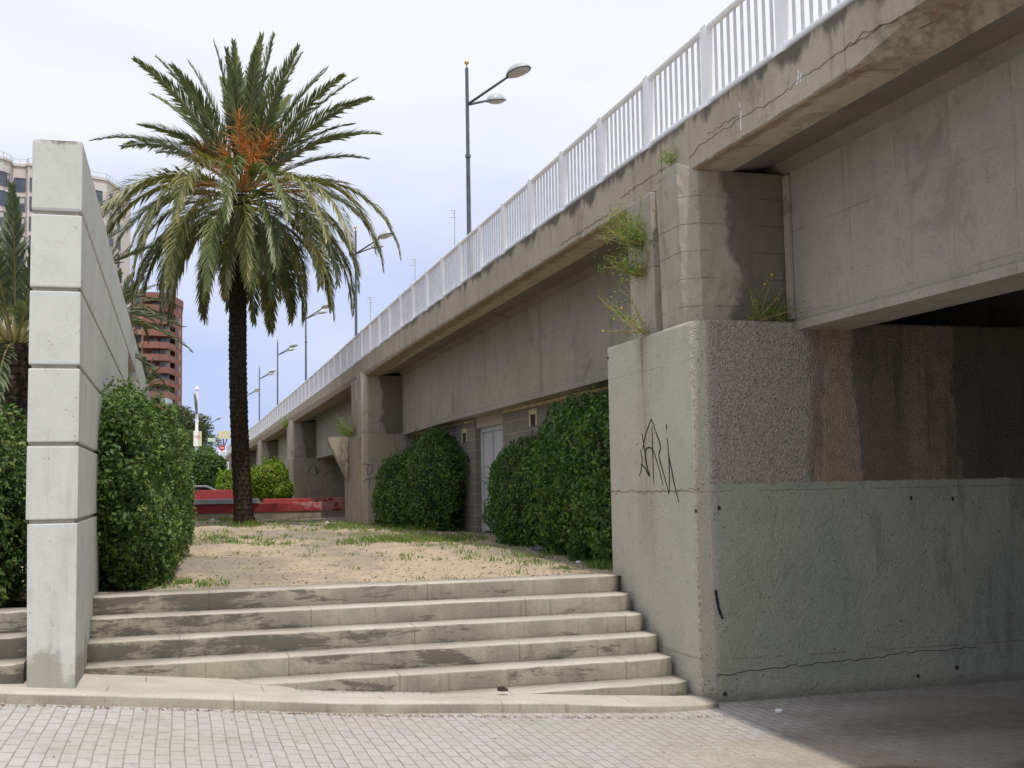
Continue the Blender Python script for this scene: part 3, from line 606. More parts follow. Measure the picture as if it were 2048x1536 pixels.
for x, y in [(1392, 1022), (1221, 1016), (1216, 716)]:
    p = at(x, y, X=4.08); n = 8; b.add([p+Vector((-.003, math.cos(t)*.03*rn.uniform(.7, 1.2), math.sin(t)*.016*rn.uniform(.7, 1.2))) for t in np.linspace(0, 2*math.pi, n, endpoint=False)], [tuple(range(n))])
b.build('tie_hole', M['crack'], bridge)
# exposed rusty reinforcement in the spalled slab edge
b = MB()
for pts in ([(1838, 58), (1866, 44)], [(1874, 8), (1876, 25), (1880, 37)], [(1911, 0), (1916, 10), (1925, 16)]): b.tube([at(x, y, X=4.17) for x, y in pts], .005, 5)
b.build('reinforcement_bar', plain('rusty_steel', (.10, .05, .03), .9), bridge)

# ------------------------------------------------------------------ railing
rail = empty('bridge_railing', (4.26, 8.4, 4.87), 'white steel railing with thin upright bars along the bridge edge', 'railing')
XR = 4.26; P0 = 8.62; SPC = 1.253; posts = [P0+SPC*k for k in range(-4, 76)]
def zt_(y): return ZT+dz(y)
for k, y in enumerate(posts):
    z = zt_(y); b = MB(); b.box((XR-.035, y-.055, z+.035), (XR+.035, y+.055, z+.715)).box((XR-.06, y-.075, z+.0), (XR+.06, y+.075, z+.033))
    b.build('post', M['white'], rail, bevel=.004 if y < 20 else 0, seg=1)
    if k < len(posts)-1:
        y2 = posts[k+1]; z2 = zt_(y2); n = 10; b = MB()
        for i in range(1, n):
            f = i/n; yy = y+.045+(SPC-.09)*f-.0; zz = z+(z2-z)*f; b.box((XR-.010, yy-.0085, zz+.06), (XR+.010, yy+.0085, zz+.69))
        b.build('baluster_panel', M['bars'], rail)
for h_, r_, nm in ((.69, .031, 'top_rail'), (.052, .030, 'bottom_rail')):
    MB().tube([(XR, y, zt_(y)+h_) for y in posts], r_, 10).build(nm, M['white'], rail, smooth=True)
# end frame of the railing far away
b = MB(); pa = at(432, 901, Y=104); pb = at(455, 919, Y=104)
b.box((pa.x, 104, pb.z), (pb.x, 104.06, pb.z+.12)).box((pa.x, 104, pa.z-.14), (pb.x, 104.06, pa.z)).box((pa.x, 104.01, pb.z), (pa.x+.12, 104.05, pa.z)).box((pb.x-.12, 104.01, pb.z), (pb.x, 104.05, pa.z))
for i in range(1, 9): x = pa.x+(pb.x-pa.x)*i/9; b.box((x-.02, 104.01, pb.z), (x+.02, 104.04, pa.z))
tag(b.build('gate_rail', M['white']), 'white barred railing frame crossing the far end of the bridge', 'railing')

# ------------------------------------------------------------------ infill wall with door
inf = empty('block_wall', (5.3, 19, .9), 'grey block wall filling the gap under the bridge behind the two hedges', 'wall')
XI = 5.3; D0, D1 = 18.85, 20.72
b = MB(); b.box((XI, 10.72, .6), (XI+.3, D0, 2.955)).box((XI, D1, .6), (XI+.3, 26.4, 2.925)); b.build('masonry', M['cinder'], inf)
b = MB(); b.box((XI-.02, 10.74, 2.957), (XI+.2, D0-.1, 3.0)).box((XI-.02, D1+.05, 2.927), (XI+.2, 26.3, 2.97)); rough_mesh(b.build('mortar_strip', M['mortar'], inf), .012, 5, maxlen=.3)
MB().box((XI+.02, D0+.002, 2.80), (XI+.28, D1-.002, 2.99)).build('lintel', plain('pale_lintel', (.42, .38, .3), .9), inf)
dr = MB().box((XI+.14, D0+.05, .93), (XI+.18, D1-.06, 2.74)).build('door', M['door'], inf, bevel=.004)
b = MB()
b.box((XI+.10, D0+.002, .9), (XI+.139, D0+.07, 2.798)).box((XI+.10, D1-.11, .9), (XI+.139, D1-.002, 2.798)).box((XI+.10, D0+.071, 2.72), (XI+.139, D1-.111, 2.798)).box((XI+.115, 19.95, .93), (XI+.138, 19.99, 2.719)); b.build('door_frame', M['door'], dr)
for x, y in ((929, 868), (1066, 831)):
    p = at(x, y, X=XI-.01); v = MB(); v.box((XI-.02, p.y-.22, p.z-.16), (XI-.002, p.y-.15, p.z+.1)).box((XI-.02, p.y+.12, p.z-.16), (XI-.002, p.y+.19, p.z+.1)).box((XI-.02, p.y-.149, p.z+.02), (XI-.002, p.y+.119, p.z+.1))
    vo = v.build('vent', M['mortar'], inf); MB().box((XI-.012, p.y-.148, p.z-.16), (XI-.001, p.y+.118, p.z+.018)).build('vent_opening', M['crack'], vo)

# ------------------------------------------------------------------ street lamps on the bridge
def lamp_proto(loc, H):
    r = empty('street_lamp', loc); x, y, z = loc
    MB().tube([(x, y, z), (x, y, z+.05), (x, y, z+4.6), (x, y, z+4.62)], [.095, .095, .078, .075], 14).tube([(x, y, z+4.62), (x, y, z+H*.72)], [.075, .066], 14).tube([(x, y, z+H*.72), (x, y, z+H*.72+.1)], [.09, .09], 14).tube([(x, y, z+H*.72+.1), (x, y, z+H)], [.06, .055], 14).build('pole', M['lampgrey'], r, smooth=False)
    f = MB(); f.tube([(x, y, z+H), (x, y, z+H+.06), (x, y, z+H+.10), (x, y, z+H+.16), (x, y, z+H+.22), (x, y, z+H+.26)], [.03, .02, .02, .075, .075, .02], 10).build('finial', M['brass'], r, smooth=True)
    za = z+H-1.22
    for (dx, dy) in ((1.05, -1.1), (1.1, 1.15)):
        p0 = Vector((x, y, za)); p1 = Vector((x+dx, y+dy, za+.62)); d = (p1-p0)
        MB().tube([p0, p0+d*.82, p1], [.045, .04, .04], 10).build('arm', M['lampgrey'], r, smooth=True)
        hd = Vector((dx, dy, 0)).normalized(); side = Vector((-hd.y, hd.x, 0)); up = Vector((0, 0, 1)); tilt = .22
        ax = (hd*math.cos(tilt)+up*math.sin(tilt)).normalized(); un = side.cross(ax)*-1
        if un.z < 0: un = -un
        c = p1+ax*.42
        def shell(sgn, a, bb, h, n=20, m=6):
            V = []; Fs = []
            for j in range(m+1):
                ph = math.pi/2*j/m
                for i in range(n):
                    th = 2*math.pi*i/n; V.append(c+ax*(a*math.cos(th)*math.cos(ph))+side*(bb*math.sin(th)*math.cos(ph))+un*(sgn*h*math.sin(ph)))
            for j in range(m):
                for i in range(n): Fs.append((j*n+i, j*n+(i+1) % n, (j+1)*n+(i+1) % n, (j+1)*n+i))
            return V, Fs
        h = MB(); h.add(*shell(1, .42, .30, .27)); ho = h.build('lamp_head', M['lamphood'], r, smooth=True)
        g = MB(); g.add(*shell(-1, .39, .275, .11)); g.build('bowl', M['lampglass'], ho, smooth=True)
        rim = MB(); rim.tube([c+ax*(.42*math.cos(t))+side*(.30*math.sin(t)) for t in np.linspace(0, 2*math.pi, 25)], .02, 6, cap=False); rim.build('rim', M['lampgrey'], ho, smooth=True)
    return r
def copy_tree(o, parent=None):
    c = o.copy(); COL.objects.link(c); c.parent = parent
    for ch in list(o.children): copy_tree(ch, c)
    return c
LX = 9.0; LY0 = 35.6; LS = 24.35; lz = 4.8
proto = lamp_proto((LX, LY0, lz), 10.62)
LL = ['tall grey double-arm street lamp, nearest and largest, rising above the white railing', 'grey street lamp whose top palm fronds hide, one head showing right of them',
      'grey double-arm street lamp just right of the palm trunk, tallest of the far row', 'grey street lamp between the third and fifth poles right of the trunk', 'small grey street lamp closest to the right side of the palm trunk',
      'grey street lamp with its pole behind the palm trunk, one head showing right of it', 'tiny far street lamp left of the palm trunk beside the white banner']
for k in range(7):
    y = LY0+LS*k; x = LX; z = lz+dz(y)
    if k == 6:
        p = at(422, 832, Y=210); x, y, z = p.x, p.y, p.z-10.6
    o = proto if k == 0 else copy_tree(proto)
    o.location = (x, y, z)
    tag(o, LL[k], 'street lamp', 'street lamps along the bridge')
# aerials far behind the railing
for (x, y0, y1), lb in zip([(909, 420, 480), (830, 518, 570), (741, 594, 640)], ['thin roof aerial just left of the nearest lamp pole', 'thin roof aerial above the middle of the railing', 'thin roof aerial right of the drooping palm fronds']):
    Y = 130; a = at(x, y1, Y=Y); t = at(x, y0, Y=Y); b = MB(); a.z -= 6; b.tube([a, t], .05, 5)
    for f, w in ((.02, .55), (.12, .35), (.25, .6)): q = t.lerp(Vector((t.x, t.y, a.z+6)), f); b.tube([(q.x-w, q.y, q.z), (q.x+w*.3, q.y, q.z)], .03, 4)
    tag(b.build('aerial', M['lamphood']), lb, 'aerial', 'aerials behind the bridge')

# ------------------------------------------------------------------ foliage
def leaves(P, N, size, aspect=.5, jit=.9, seed=0, up=.35):
    g = np.random.default_rng(seed); n = len(P)
    d = N+g.normal(0, jit, (n, 3)); d[:, 2] += up; d /= np.linalg.norm(d, axis=1)[:, None]
    t = g.normal(0, 1, (n, 3)); t -= (t*d).sum(1)[:, None]*d; t /= np.linalg.norm(t, axis=1)[:, None]; s = np.cross(d, t)
    L = size*g.uniform(.6, 1.35, n)[:, None]; Wd = L*aspect
    a = P-t*L*.5; b = P+t*L*.5-d*L*.12; c = P+s*Wd*.5+d*L*.1; e = P-s*Wd*.5+d*L*.1
    V = np.stack([a, c, b, e], 1).reshape(-1, 3); i = np.arange(n)*4
    Fs = np.concatenate([np.stack([i, i+1, i+2], 1), np.stack([i, i+2, i+3], 1)])
    return V, Fs
def bigmesh(name, V, Fs, mats, midx=None, parent=None):
    me = bpy.data.meshes.new(name); me.vertices.add(len(V)); me.vertices.foreach_set('co', np.asarray(V, dtype=np.float32).ravel())
    Fs = np.asarray(Fs); k = Fs.shape[1]; me.loops.add(len(Fs)*k); me.loops.foreach_set('vertex_index', Fs.ravel().astype(np.int32)); me.polygons.add(len(Fs))
    me.polygons.foreach_set('loop_start', np.arange(len(Fs), dtype=np.int32)*k); me.polygons.foreach_set('loop_total', np.full(len(Fs), k, dtype=np.int32))
    for m in mats: me.materials.append(m)
    if midx is not None: me.polygons.foreach_set('material_index', np.asarray(midx, dtype=np.int32))
    me.update(); me.validate(); o = bpy.data.objects.new(name, me); COL.objects.link(o)
    if parent: o.parent = parent; me.transform(Matrix.Translation(-parent.location))
    return o
def blob(c, r, n, p=2.6, seed=0, lump=.24, lsc=1.6, shell=.22, hole=0):
    """points in the outer shell of a lumpy rounded box; c centre, r radii, p squareness"""
    g = np.random.default_rng(seed); d = g.normal(0, 1, (n, 3)); d /= np.linalg.norm(d, axis=1)[:, None]
    k = 1/(np.abs(d)**p).sum(1)**(1/p); P = d*k[:, None]
    lu = np.array([mnoise.noise(Vector((q*np.array(r)*lsc+seed*3.3).tolist())) for q in P])
    lu2 = np.array([mnoise.noise(Vector((q*np.array(r)*lsc*3.1+seed*1.3).tolist())) for q in P])
    dep = 1-shell*g.random(n)**1.6; f = dep*(1+lump*lu+lump*.5*lu2)
    P = P*f[:, None]*np.array(r)+np.array(c); N = d/np.array(r); N /= np.linalg.norm(N, axis=1)[:, None]
    keep_ = lu2+.35*lu > -.42; P, N, lu2 = P[keep_], N[keep_], lu2[keep_]
    if hole: keep = lu2 > -hole; P, N = P[keep], N[keep]
    return P, N
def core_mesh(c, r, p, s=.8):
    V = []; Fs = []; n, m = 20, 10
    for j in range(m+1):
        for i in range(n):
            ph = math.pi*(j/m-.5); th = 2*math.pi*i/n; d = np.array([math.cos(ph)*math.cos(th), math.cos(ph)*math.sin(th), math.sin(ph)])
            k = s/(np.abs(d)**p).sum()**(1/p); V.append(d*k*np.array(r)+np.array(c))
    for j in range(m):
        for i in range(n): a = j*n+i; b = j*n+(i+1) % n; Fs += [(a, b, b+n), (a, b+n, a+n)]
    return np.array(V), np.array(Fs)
def hedge(name, blobs, size, mat, label, cat, seed, density=1, extra=0, group=None, aspect=.5, cs=.8):
    VV = []; FF = []; MI = []; off = 0
    for i, (c, r, n, p) in enumerate(blobs):
        P, N = blob(c, r, int(n*density), p, seed*7+i); V, Fs = leaves(P, N, size, aspect, seed=seed+i)
        VV.append(V); FF.append(Fs+off); MI += [0]*len(Fs); off += len(V)
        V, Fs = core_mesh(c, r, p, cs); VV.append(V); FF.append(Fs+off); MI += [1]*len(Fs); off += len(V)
    if extra:      # shoots that stick out of the clipped surface
        g = np.random.default_rng(seed+99)
        for k in range(extra):
            c, r, n, p = blobs[g.integers(len(blobs))]; d = g.normal(0, 1, 3); d[2] = abs(d[2])*1.3+.3; d /= np.linalg.norm(d)
            kk = 1/(np.abs(d)**p).sum()**(1/p); q = np.array(c)+d*kk*np.array(r)*.97; L = g.uniform(.06, .26); m = int(L/.022)
            dr_ = d*.5+np.array([g.normal(0, .3), g.normal(0, .3), 1]); dr_ /= np.linalg.norm(dr_)
            P = q+np.outer(np.linspace(0, L, m), dr_)+g.normal(0, .012, (m, 3)); V, Fs = leaves(P, np.tile(dr_, (m, 1)), size*.85, aspect, seed=seed+k)
            VV.append(V); FF.append(Fs+off); MI += [0]*len(Fs); off += len(V)
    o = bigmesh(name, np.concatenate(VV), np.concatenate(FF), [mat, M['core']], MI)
    return tag(o, label, cat, group)
hedge('hedge', [((-.46, 11.75, 1.72), (.32, 1.15, .95), 13000, 2.8), ((-.40, 13.9, 1.70), (.42, 2.0, .98), 17000, 3), ((-.30, 17.3, 1.70), (.5, 2.5, .98), 17000, 3.0), ((-.36, 12.3, 1.25), (.36, 1.3, .6), 7000, 2.6), ((-.54, 11.5, 2.2), (.16, .55, .42), 2500, 2.0), ((-.25, 21.5, 1.6), (.5, 2.6, .9), 8000, 3)], .062, M['hedge'],
      'clipped dark green hedge against the right side of the tall grooved wall', 'hedge', 11, 1.5, 320)
hedge('hedge', [((-1.75, 10.6, 1.6), (.62, 1.3, .95), 14000, 2.8), ((-2.6, 11.4, 1.35), (.7, 1.2, .8), 7000, 2.6)], .06, M['hedge'], 'leafy hedge left of the tall grooved wall, under the small palm', 'hedge', 21, 1, 90)
hedge('hedge', [((4.95, 12.55, 1.74), (.68, 1.95, 1.03), 26000, 2.8), ((5.12, 16.2, 1.52), (.60, 2.1, .86), 17000, 2.2), ((4.86, 12.0, 1.4), (.62, 1.2, .75), 8000, 2.5)], .062, M['hedge2'],
      'big clipped dark green hedge between the white door and the near abutment', 'hedge', 31, 1.5, 320)
hedge('hedge', [((4.98, 22.9, 1.72), (.55, 1.75, 1.05), 16000, 2.8), ((4.75, 24.9, 1.5), (.55, 1.2, .88), 10000, 2.4)], .07, M['hedge2'],
      'rounded dark green hedge between the second pier and the white door', 'hedge', 41, 1.0, 120)
p = at(540, 962, Y=41); p2 = at(517, 970, Y=40)
hedge('bush', [((p.x+.05, 41, p.z), (.60, .65, .68), 5000, 2.2), ((p.x+.35, 40.8, p.z-.35), (.42, .6, .4), 2500, 2.2), ((p2.x-.05, 41, p2.z), (.4, .6, .52), 2600, 2.2)], .10, M['bright'], 'bright yellow green bush in front of the third pier beyond the red wall', 'bush', 51, 1, 60, cs=.6)
p = at(466, 962, Y=48); hedge('bush', [((p.x-.2, 48, p.z-.2), (.5, .7, .6), 2200, 2.2)], .12, M['bright'], 'small yellow green bush peeping out left of the palm trunk', 'bush', 52, 1, 20, cs=.6)

# ------------------------------------------------------------------ palms
def frond_mesh(base, az, e0, L, droop, pw, width, nl, seed, sag=0, vfold=.5):
    g = np.random.default_rng(seed); nseg = 26; p = np.array(base, float); pts = [p.copy()]; dirs = []
    h = np.array([math.cos(az), math.sin(az), 0]); sd0 = np.array([-math.sin(az), math.cos(az), 0]); tw = g.normal(0, .10)
    for i in range(nseg):
        s = (i+.5)/nseg; el = e0-droop*s**pw; hh = h*math.cos(tw*s)+sd0*math.sin(tw*s); d = hh*math.cos(el)+np.array([0, 0, math.sin(el)]); dirs.append(d); p = p+d*L/nseg; pts.append(p.copy())
    pts = np.array(pts); dirs.append(dirs[-1]); dirs = np.array(dirs)
    b = MB(); b.tube([Vector(q) for q in pts[::3]], [max(.004, .022*(1-i/(len(pts[::3])))) for i in range(len(pts[::3]))], 5, 1)
    V = []; Fs = []; roll = g.normal(0, .35)
    for k in range(nl):
        s = .16+.84*(k+.5)/nl; f = s*nseg; i = min(int(f), nseg-1); q = pts[i]+(pts[i+1]-pts[i])*(f-i); d = dirs[i]
        sd = np.cross(d, [0, 0, 1.]); sd /= max(1e-6, np.linalg.norm(sd)); up = np.cross(sd, d)
        sd, up = sd*math.cos(roll)+up*math.sin(roll), up*math.cos(roll)-sd*math.sin(roll)
        prof = min(1, (s-.1)*4.2)*(1-.72*max(0, (s-.5)/.5)**1.5); Ll = width*prof
        for sg in (-1, 1):
            an = R(g.uniform(30, 52))*(1-.45*s); vf = vfold*g.uniform(.3, 1.5); lift = g.normal(0, .16)
            dd = d*math.cos(an)+(sd*sg*math.cos(vf)+up*math.sin(vf+lift))*math.sin(an); dd /= np.linalg.norm(dd)
            l = Ll*g.uniform(.75, 1.12); w = .017+.008*prof; wv = np.cross(dd, up+sd*sg*.4); wv /= max(1e-6, np.linalg.norm(wv))
            m_ = q+dd*l*.5; t_ = q+dd*l+np.array([0, 0, -.16*l*l/.25*.35*g.uniform(.3, 1.4)-sag*l])
            n0 = len(V); V += [q-wv*w*.4, q+wv*w*.4, m_+wv*w, m_-wv*w, t_]; Fs += [(n0, n0+1, n0+2, n0+3), (n0+3, n0+2, n0+4)]
    b.add(V, Fs, 0); return b
def add_frond(parent, mb, mat):
    o = mesh('frond', mb.V, mb.F, None, parent, False, [mat, M['rachis']], mb.M); return o
def trunk_mesh(base, top, r0, r1, bend=.1, seed=1, n=36, per=.115):
    H = top[2]-base[2]; m = int(H/.03); V = []; Fs = []; rr = random.Random(seed)
    for j in range(m+1):
        s = j/m; cx = base[0]+(top[0]-base[0])*s+bend*math.sin(s*3.1); cyy = base[1]+(top[1]-base[1])*s; z = base[2]+H*s
        rad = r0+(r1-r0)*s+.09*math.exp(-s*H/.25)+ .05*math.exp(-(1-s)*H/.5)
        for i in range(n):
            th = 2*math.pi*i/n; row = z/per; ph = (th/(2*math.pi)*9+(.5 if int(row) % 2 else 0)) % 1; fr = row % 1
            sc = (1-fr)*.8*max(0, 1-abs(ph-.5)*1.9)+.12*mnoise.noise(Vector((math.cos(th)*3, math.sin(th)*3, z*6)))
            r = rad+.032*sc+.014*mnoise.noise(Vector((math.cos(th)*8, math.sin(th)*8, z*11))); V.append((cx+r*math.cos(th), cyy+r*math.sin(th), z))
    for j in range(m):
        for i in range(n): Fs.append((j*n+i, j*n+(i+1) % n, (j+1)*n+(i+1) % n, (j+1)*n+i))
    return V, Fs
def date_palm():
    Y = 28.4; base = at(489, 1050, Y=Y); base.z = .86; top = at(487, 392, Y=Y)
    r = empty('palm_tree', base, 'tall date palm with dark trunk and orange fruit stalks, standing on the terrace', 'palm tree')
    V, Fs = trunk_mesh((base.x, Y, .8), (top.x-.05, Y, top.z), .205, .195, -.12); mesh('trunk', V, Fs, M['trunk'], r)
    C = Vector((top.x, Y, top.z)); thc = -YAW      # image right direction = azimuth -YAW
    g = random.Random(5); k = 0
    def fr(img_ang, px, e_sp, droop, mat, width=.46, pw=1.4, depth=0):
        nonlocal k; k += 1
    # upper fronds: (angle in the image plane in degrees, length m, depth swing, droop deg)
    UPF = [(133, 3.85, .35, 22), (128, 3.6, -.6, 26), (121, 3.55, -.3, 18), (112, 3.65, .2, 12), (104, 3.3, .5, 14), (99, 3.6, -.1, 8), (95, 3.55, .3, 8), (91, 3.4, -.35, 8), (87, 3.6, .2, 8), (83, 3.7, -.15, 8), (80, 3.4, .4, 10), (76, 3.65, -.3, 12), (70, 3.65, .1, 12),
           (66, 3.5, -.45, 14), (61, 3.75, .3, 16), (55, 3.4, -.2, 18), (49, 3.9, .25, 18), (44, 3.55, -.4, 24), (38, 3.2, .5, 30), (34, 3.75, -.1, 34), (27, 3.55, .35, 36), (20, 3.3, -.3, 38), (15, 3.0, .2, 36),
           (141, 3.0, .5, 30), (148, 2.6, -.6, 40), (157, 3.75, .25, 40), (162, 3.7, -.2, 46), (152, 3.1, .6, 30), (118, 3.0, -.7, 22), (72, 3.0, .7, 20), (93, 3.1, -.6, 16), (86, 3.1, .6, 16), (101, 3.1, .4, 14), (78, 3.2, -.5, 14)]
    for i, (a, L, dep, dr_) in enumerate(UPF):
        a = R(a); hx = math.cos(a); vz = math.sin(a)
        e0 = math.asin(max(-1, min(1, vz/math.sqrt(1+dep*dep*.35)))); az = math.atan2(dep*.7, hx)+thc
        dr_ = dr_*1.15+5; e0 += R(dr_)*.42; L2 = L*math.sqrt(1+dep*dep*.25)
        b0 = C+Vector((math.cos(az)*.12, math.sin(az)*.12, .1))
        mb = frond_mesh(b0, az, e0, L2*1.02, R(dr_), 1.5, .54, 92, 100+i, vfold=.5); add_frond(r, mb, M['palm_g'])
    # arching and hanging fronds all round
    rr = random.Random(11); n2 = 62
    for i in range(n2):
        az = 2*math.pi*(i+rr.uniform(-.3, .3))/n2*1.0; ring = i % 3
        e0 = R([34, 14, -6][ring]+rr.uniform(-8, 8)); dr_ = R([112, 100, 82][ring]+rr.uniform(-9, 9)); L = [4.4, 4.0, 3.4][ring]*rr.uniform(.92, 1.07)
        mb = frond_mesh(C+Vector((math.cos(az)*.16, math.sin(az)*.16, -.05-.12*ring)), az, e0, L, dr_, [.95, .85, .8][ring], .62, 88, 300+i, sag=.12, vfold=.3)
        add_frond(r, mb, M['palm_o'] if (rr.random() < .72) else M['palm_g'])
    for i in range(18):
        az = rr.uniform(0, 2*math.pi); s = MB(); L = rr.uniform(.9, 1.95); e0 = R(rr.uniform(4, 74)); q = C+Vector((0, 0, .1)); d = Vector((math.cos(az)*math.cos(e0), math.sin(az)*math.cos(e0), math.sin(e0))); tip = q+d*L
        s.tube([q, q+d*L*.5+Vector((0, 0, .03)), tip], [.026, .02, .014], 5)
        for j in range(70):
            t0 = rr.uniform(.55, 1); a0 = q+d*L*t0; dd = (d+Vector((rr.gauss(0, .6), rr.gauss(0, .6), rr.gauss(0, .5)))).normalized(); l = rr.uniform(.3, .6)
            a1 = a0+dd*l*.5; a2 = a1+(dd+Vector((0, 0, -.5))).normalized()*l*.5; s.tube([a0, a1, a2], [.006, .005, .0045], 3, cap=False)
        s.build('fruit_stalk', M['orange'], r)
date_palm()
def small_palm(x, y, z, H, L, n, label, mat, seed, e_lo=-10, up=.5):
    r = empty('palm_tree', (x, y, z), label, 'palm tree'); V, Fs = trunk_mesh((x, y, z), (x, y, z+H), .22, .2, 0, seed, n=20); mesh('trunk', V, Fs, M['trunk'], r); rr = random.Random(seed)
    for i in range(n):
        az = i*2.39996; f = i/n; e0 = R(82-f*(82-e_lo)+rr.uniform(-6, 6)); dr_ = R(18+f*75); l = L*rr.uniform(.88, 1.08)
        mb = frond_mesh(Vector((x+math.cos(az)*.1, y+math.sin(az)*.1, z+H)), az, e0, l, dr_, 1.2, .40, 46, seed*50+i, sag=.1*f, vfold=.5); add_frond(r, mb, mat)
p = at(30, 690, Y=19); small_palm(p.x, 19, .8, p.z-.8, 2.7, 40, 'smaller date palm behind the hedge at the left photo edge', M['palm_far'], 3)
p = at(232, 630, Y=46); small_palm(p.x, 46, .5, p.z-.5, 1.9, 28, 'distant palm behind the grooved wall, fronds just above its sloping top line', M['palm_far'], 4)
p = at(287, 775, Y=60); small_palm(p.x, 60, .5, p.z-.5, 1.5, 20, 'farthest palm, one frond poking out past the end of the grooved wall', M['palm_far'], 5)

# ------------------------------------------------------------------ weeds on the piers, grass and litter
def weed(loc, h, n, label, seed, lean=(0, 0), dry=.2, flowers=0, leaf=.03, spread=.6):
    g = np.random.default_rng(seed); r = empty('weed', loc, label, 'weed'); s = MB(); LP = []; LN = []; fl = MB()
    for i in range(n):
        d = np.array([g.normal(lean[0], spread), g.normal(lean[1], spread), g.uniform(.3, 1.1)]); d /= np.linalg.norm(d); L = h*g.uniform(.5, 1.1); p = np.array(loc, float)+np.array([g.normal(0, .03), g.normal(0, .04), 0]); pts = [p.copy()]
        for k in range(7):
            d = d+g.normal(0, .16, 3); d[2] += .03; d /= np.linalg.norm(d); p = p+d*L/7; pts.append(p.copy())
            if g.random() > dry*.5:
                for _ in range(7): LP.append(p+g.normal(0, .035, 3)); LN.append(d)
        s.tube([Vector(q) for q in pts], [.005, .005, .004, .004, .003, .003, .002, .002], 4, cap=False)
        if i < flowers:
            q = Vector(pts[-1]); fl.add([q+Vector((math.cos(t)*.008, -.003, math.sin(t)*.008)) for t in np.linspace(0, 2*math.pi, 6, endpoint=False)], [tuple(range(6))]); fl.box(q-Vector((.005, .005, .005)), q+Vector((.005, .005, .005)))
    s.build('stem', M['dry'], r)
    V, Fs = leaves(np.array(LP), np.array(LN), leaf, .28, seed=seed); bigmesh('foliage', V, Fs, [M['weed']], parent=r)
    if flowers: fl.build('flower', M['flower'], r)
q = at(1285, 470, X=4.13); weed((4.1, q.y, q.z-.10), .44, 44, 'bushy green weed sprouting from the joint high up on the near pier', 61, (-.35, .1), .15)
weed((4.08, q.y+.02, q.z-.38), .42, 22, 'thin green weed hanging below the bushy one in the near pier joint', 66, (-.5, .1), .5, spread=.8)
q = at(1300, 655, X=4.12); weed((4.11, q.y, 3.10), .55, 14, 'dry straggly weed leaning left on the ledge of the near abutment', 62, (-1.0, .5), 1.1, 3, spread=.45)
q = at(1520, 636, Y=8.70); weed((q.x, 8.72, 3.10), .42, 14, 'green weed with small yellow flowers on the ledge below the shaded near girder', 63, (.1, -.2), .3, 6, spread=.45)
q = at(1565, 638, Y=8.72); weed((q.x, 8.74, 3.10), .3, 8, 'small weed beside the flowering weed, closest to the girder', 67, (.1, -.1), .3, 0)
q = at(1342, 312, X=4.18); weed((4.17, q.y, q.z-.05), .13, 6, 'tiny green tuft in the broken slab joint above the near pier', 64, (-.3, 0), .1)
q = at(700, 862, X=4.1); weed((4.05, 27.9, 2.99), .55, 22, 'green weed on top of the second pier beside the triangular corbel', 65, (-.5, .2), .1, leaf=.05)
q = at(575, 850, X=4.13); weed((4.14, q.y, 4.1), .5, 12, 'small weed below the slab edge at the third pier', 68, (-.5, .2), .1, leaf=.06)
def grass():
    g = np.random.default_rng(17); V = []; Fs = []
    # (pixel x, pixel y, spread px x, spread px y, count, height)
    spots = [(800, 1081, 55, 5, 1500, .09), (870, 1078, 40, 4, 700, .09), (720, 1052, 50, 3, 700, .09), (690, 1055, 60, 4, 500, .07), (450, 1076, 70, 4, 900, .06), (500, 1052, 60, 4, 500, .06), (530, 1085, 70, 4, 500, .05), (490, 1050, 15, 3, 250, .16), (475, 1048, 6, 2, 120, .2),
             (1210, 1136, 14, 3, 300, .09), (1100, 1128, 80, 7, 380, .05), (950, 1110, 130, 14, 500, .05), (760, 1100, 200, 22, 420, .04), (320, 1165, 70, 6, 500, .06), (250, 1172, 40, 3, 300, .07), (600, 1045, 80, 3, 400, .07), (420, 1040, 40, 3, 260, .14), (940, 1070, 60, 6, 400, .08), (12, 1172, 16, 4, 200, .08), (820, 1060, 30, 3, 300, .12), (1000, 1110, 160, 14, 300, .09), (640, 1120, 200, 20, 160, .04)]
    for x, y, sx, sy, n, h in spots:
        ncl = max(8, n//13); cl = g.normal(0, 1, (ncl, 2))*[sx, sy]
        for i in range(n):
            c = cl[g.integers(ncl)]; px = x+c[0]+g.normal(0, 6); py = y+c[1]+g.normal(0, .9)
            if py < 1012: continue
            p = np.array(at(px, py, Z=.895)); 
            if p[1] < 10.55: p[1] = 10.55+g.random()*.2
            if p[1] > 34: continue
            p[:2] += g.normal(0, .03, 2)
            if px < 60: pass
            p[2] = terr(p[0], p[1])-.005; a = g.uniform(0, 6.28); hh = h*g.uniform(.4, 1.2); w = .0035+.0002*p[1]; ln = g.normal(0, .5, 2)*hh; s = np.array([math.cos(a), math.sin(a), 0])*w; n0 = len(V)
            V += [p-s, p+s, p+s*.7+[ln[0]*.4, ln[1]*.4, hh*.6], p-s*.7+[ln[0]*.4, ln[1]*.4, hh*.6], p+[ln[0], ln[1], hh]]; Fs += [(n0, n0+1, n0+2), (n0, n0+2, n0+3), (n0+3, n0+2, n0+4)]
    tag(bigmesh('grass', np.array(V), np.array(Fs), [mat_leaf('grass_blade', (.09, .16, .03), (.17, .26, .05), (.34, .36, .14), trans=.35)]), 'sparse tufts of fresh green grass scattered over the sandy terrace', 'grass', kind='stuff')
grass()
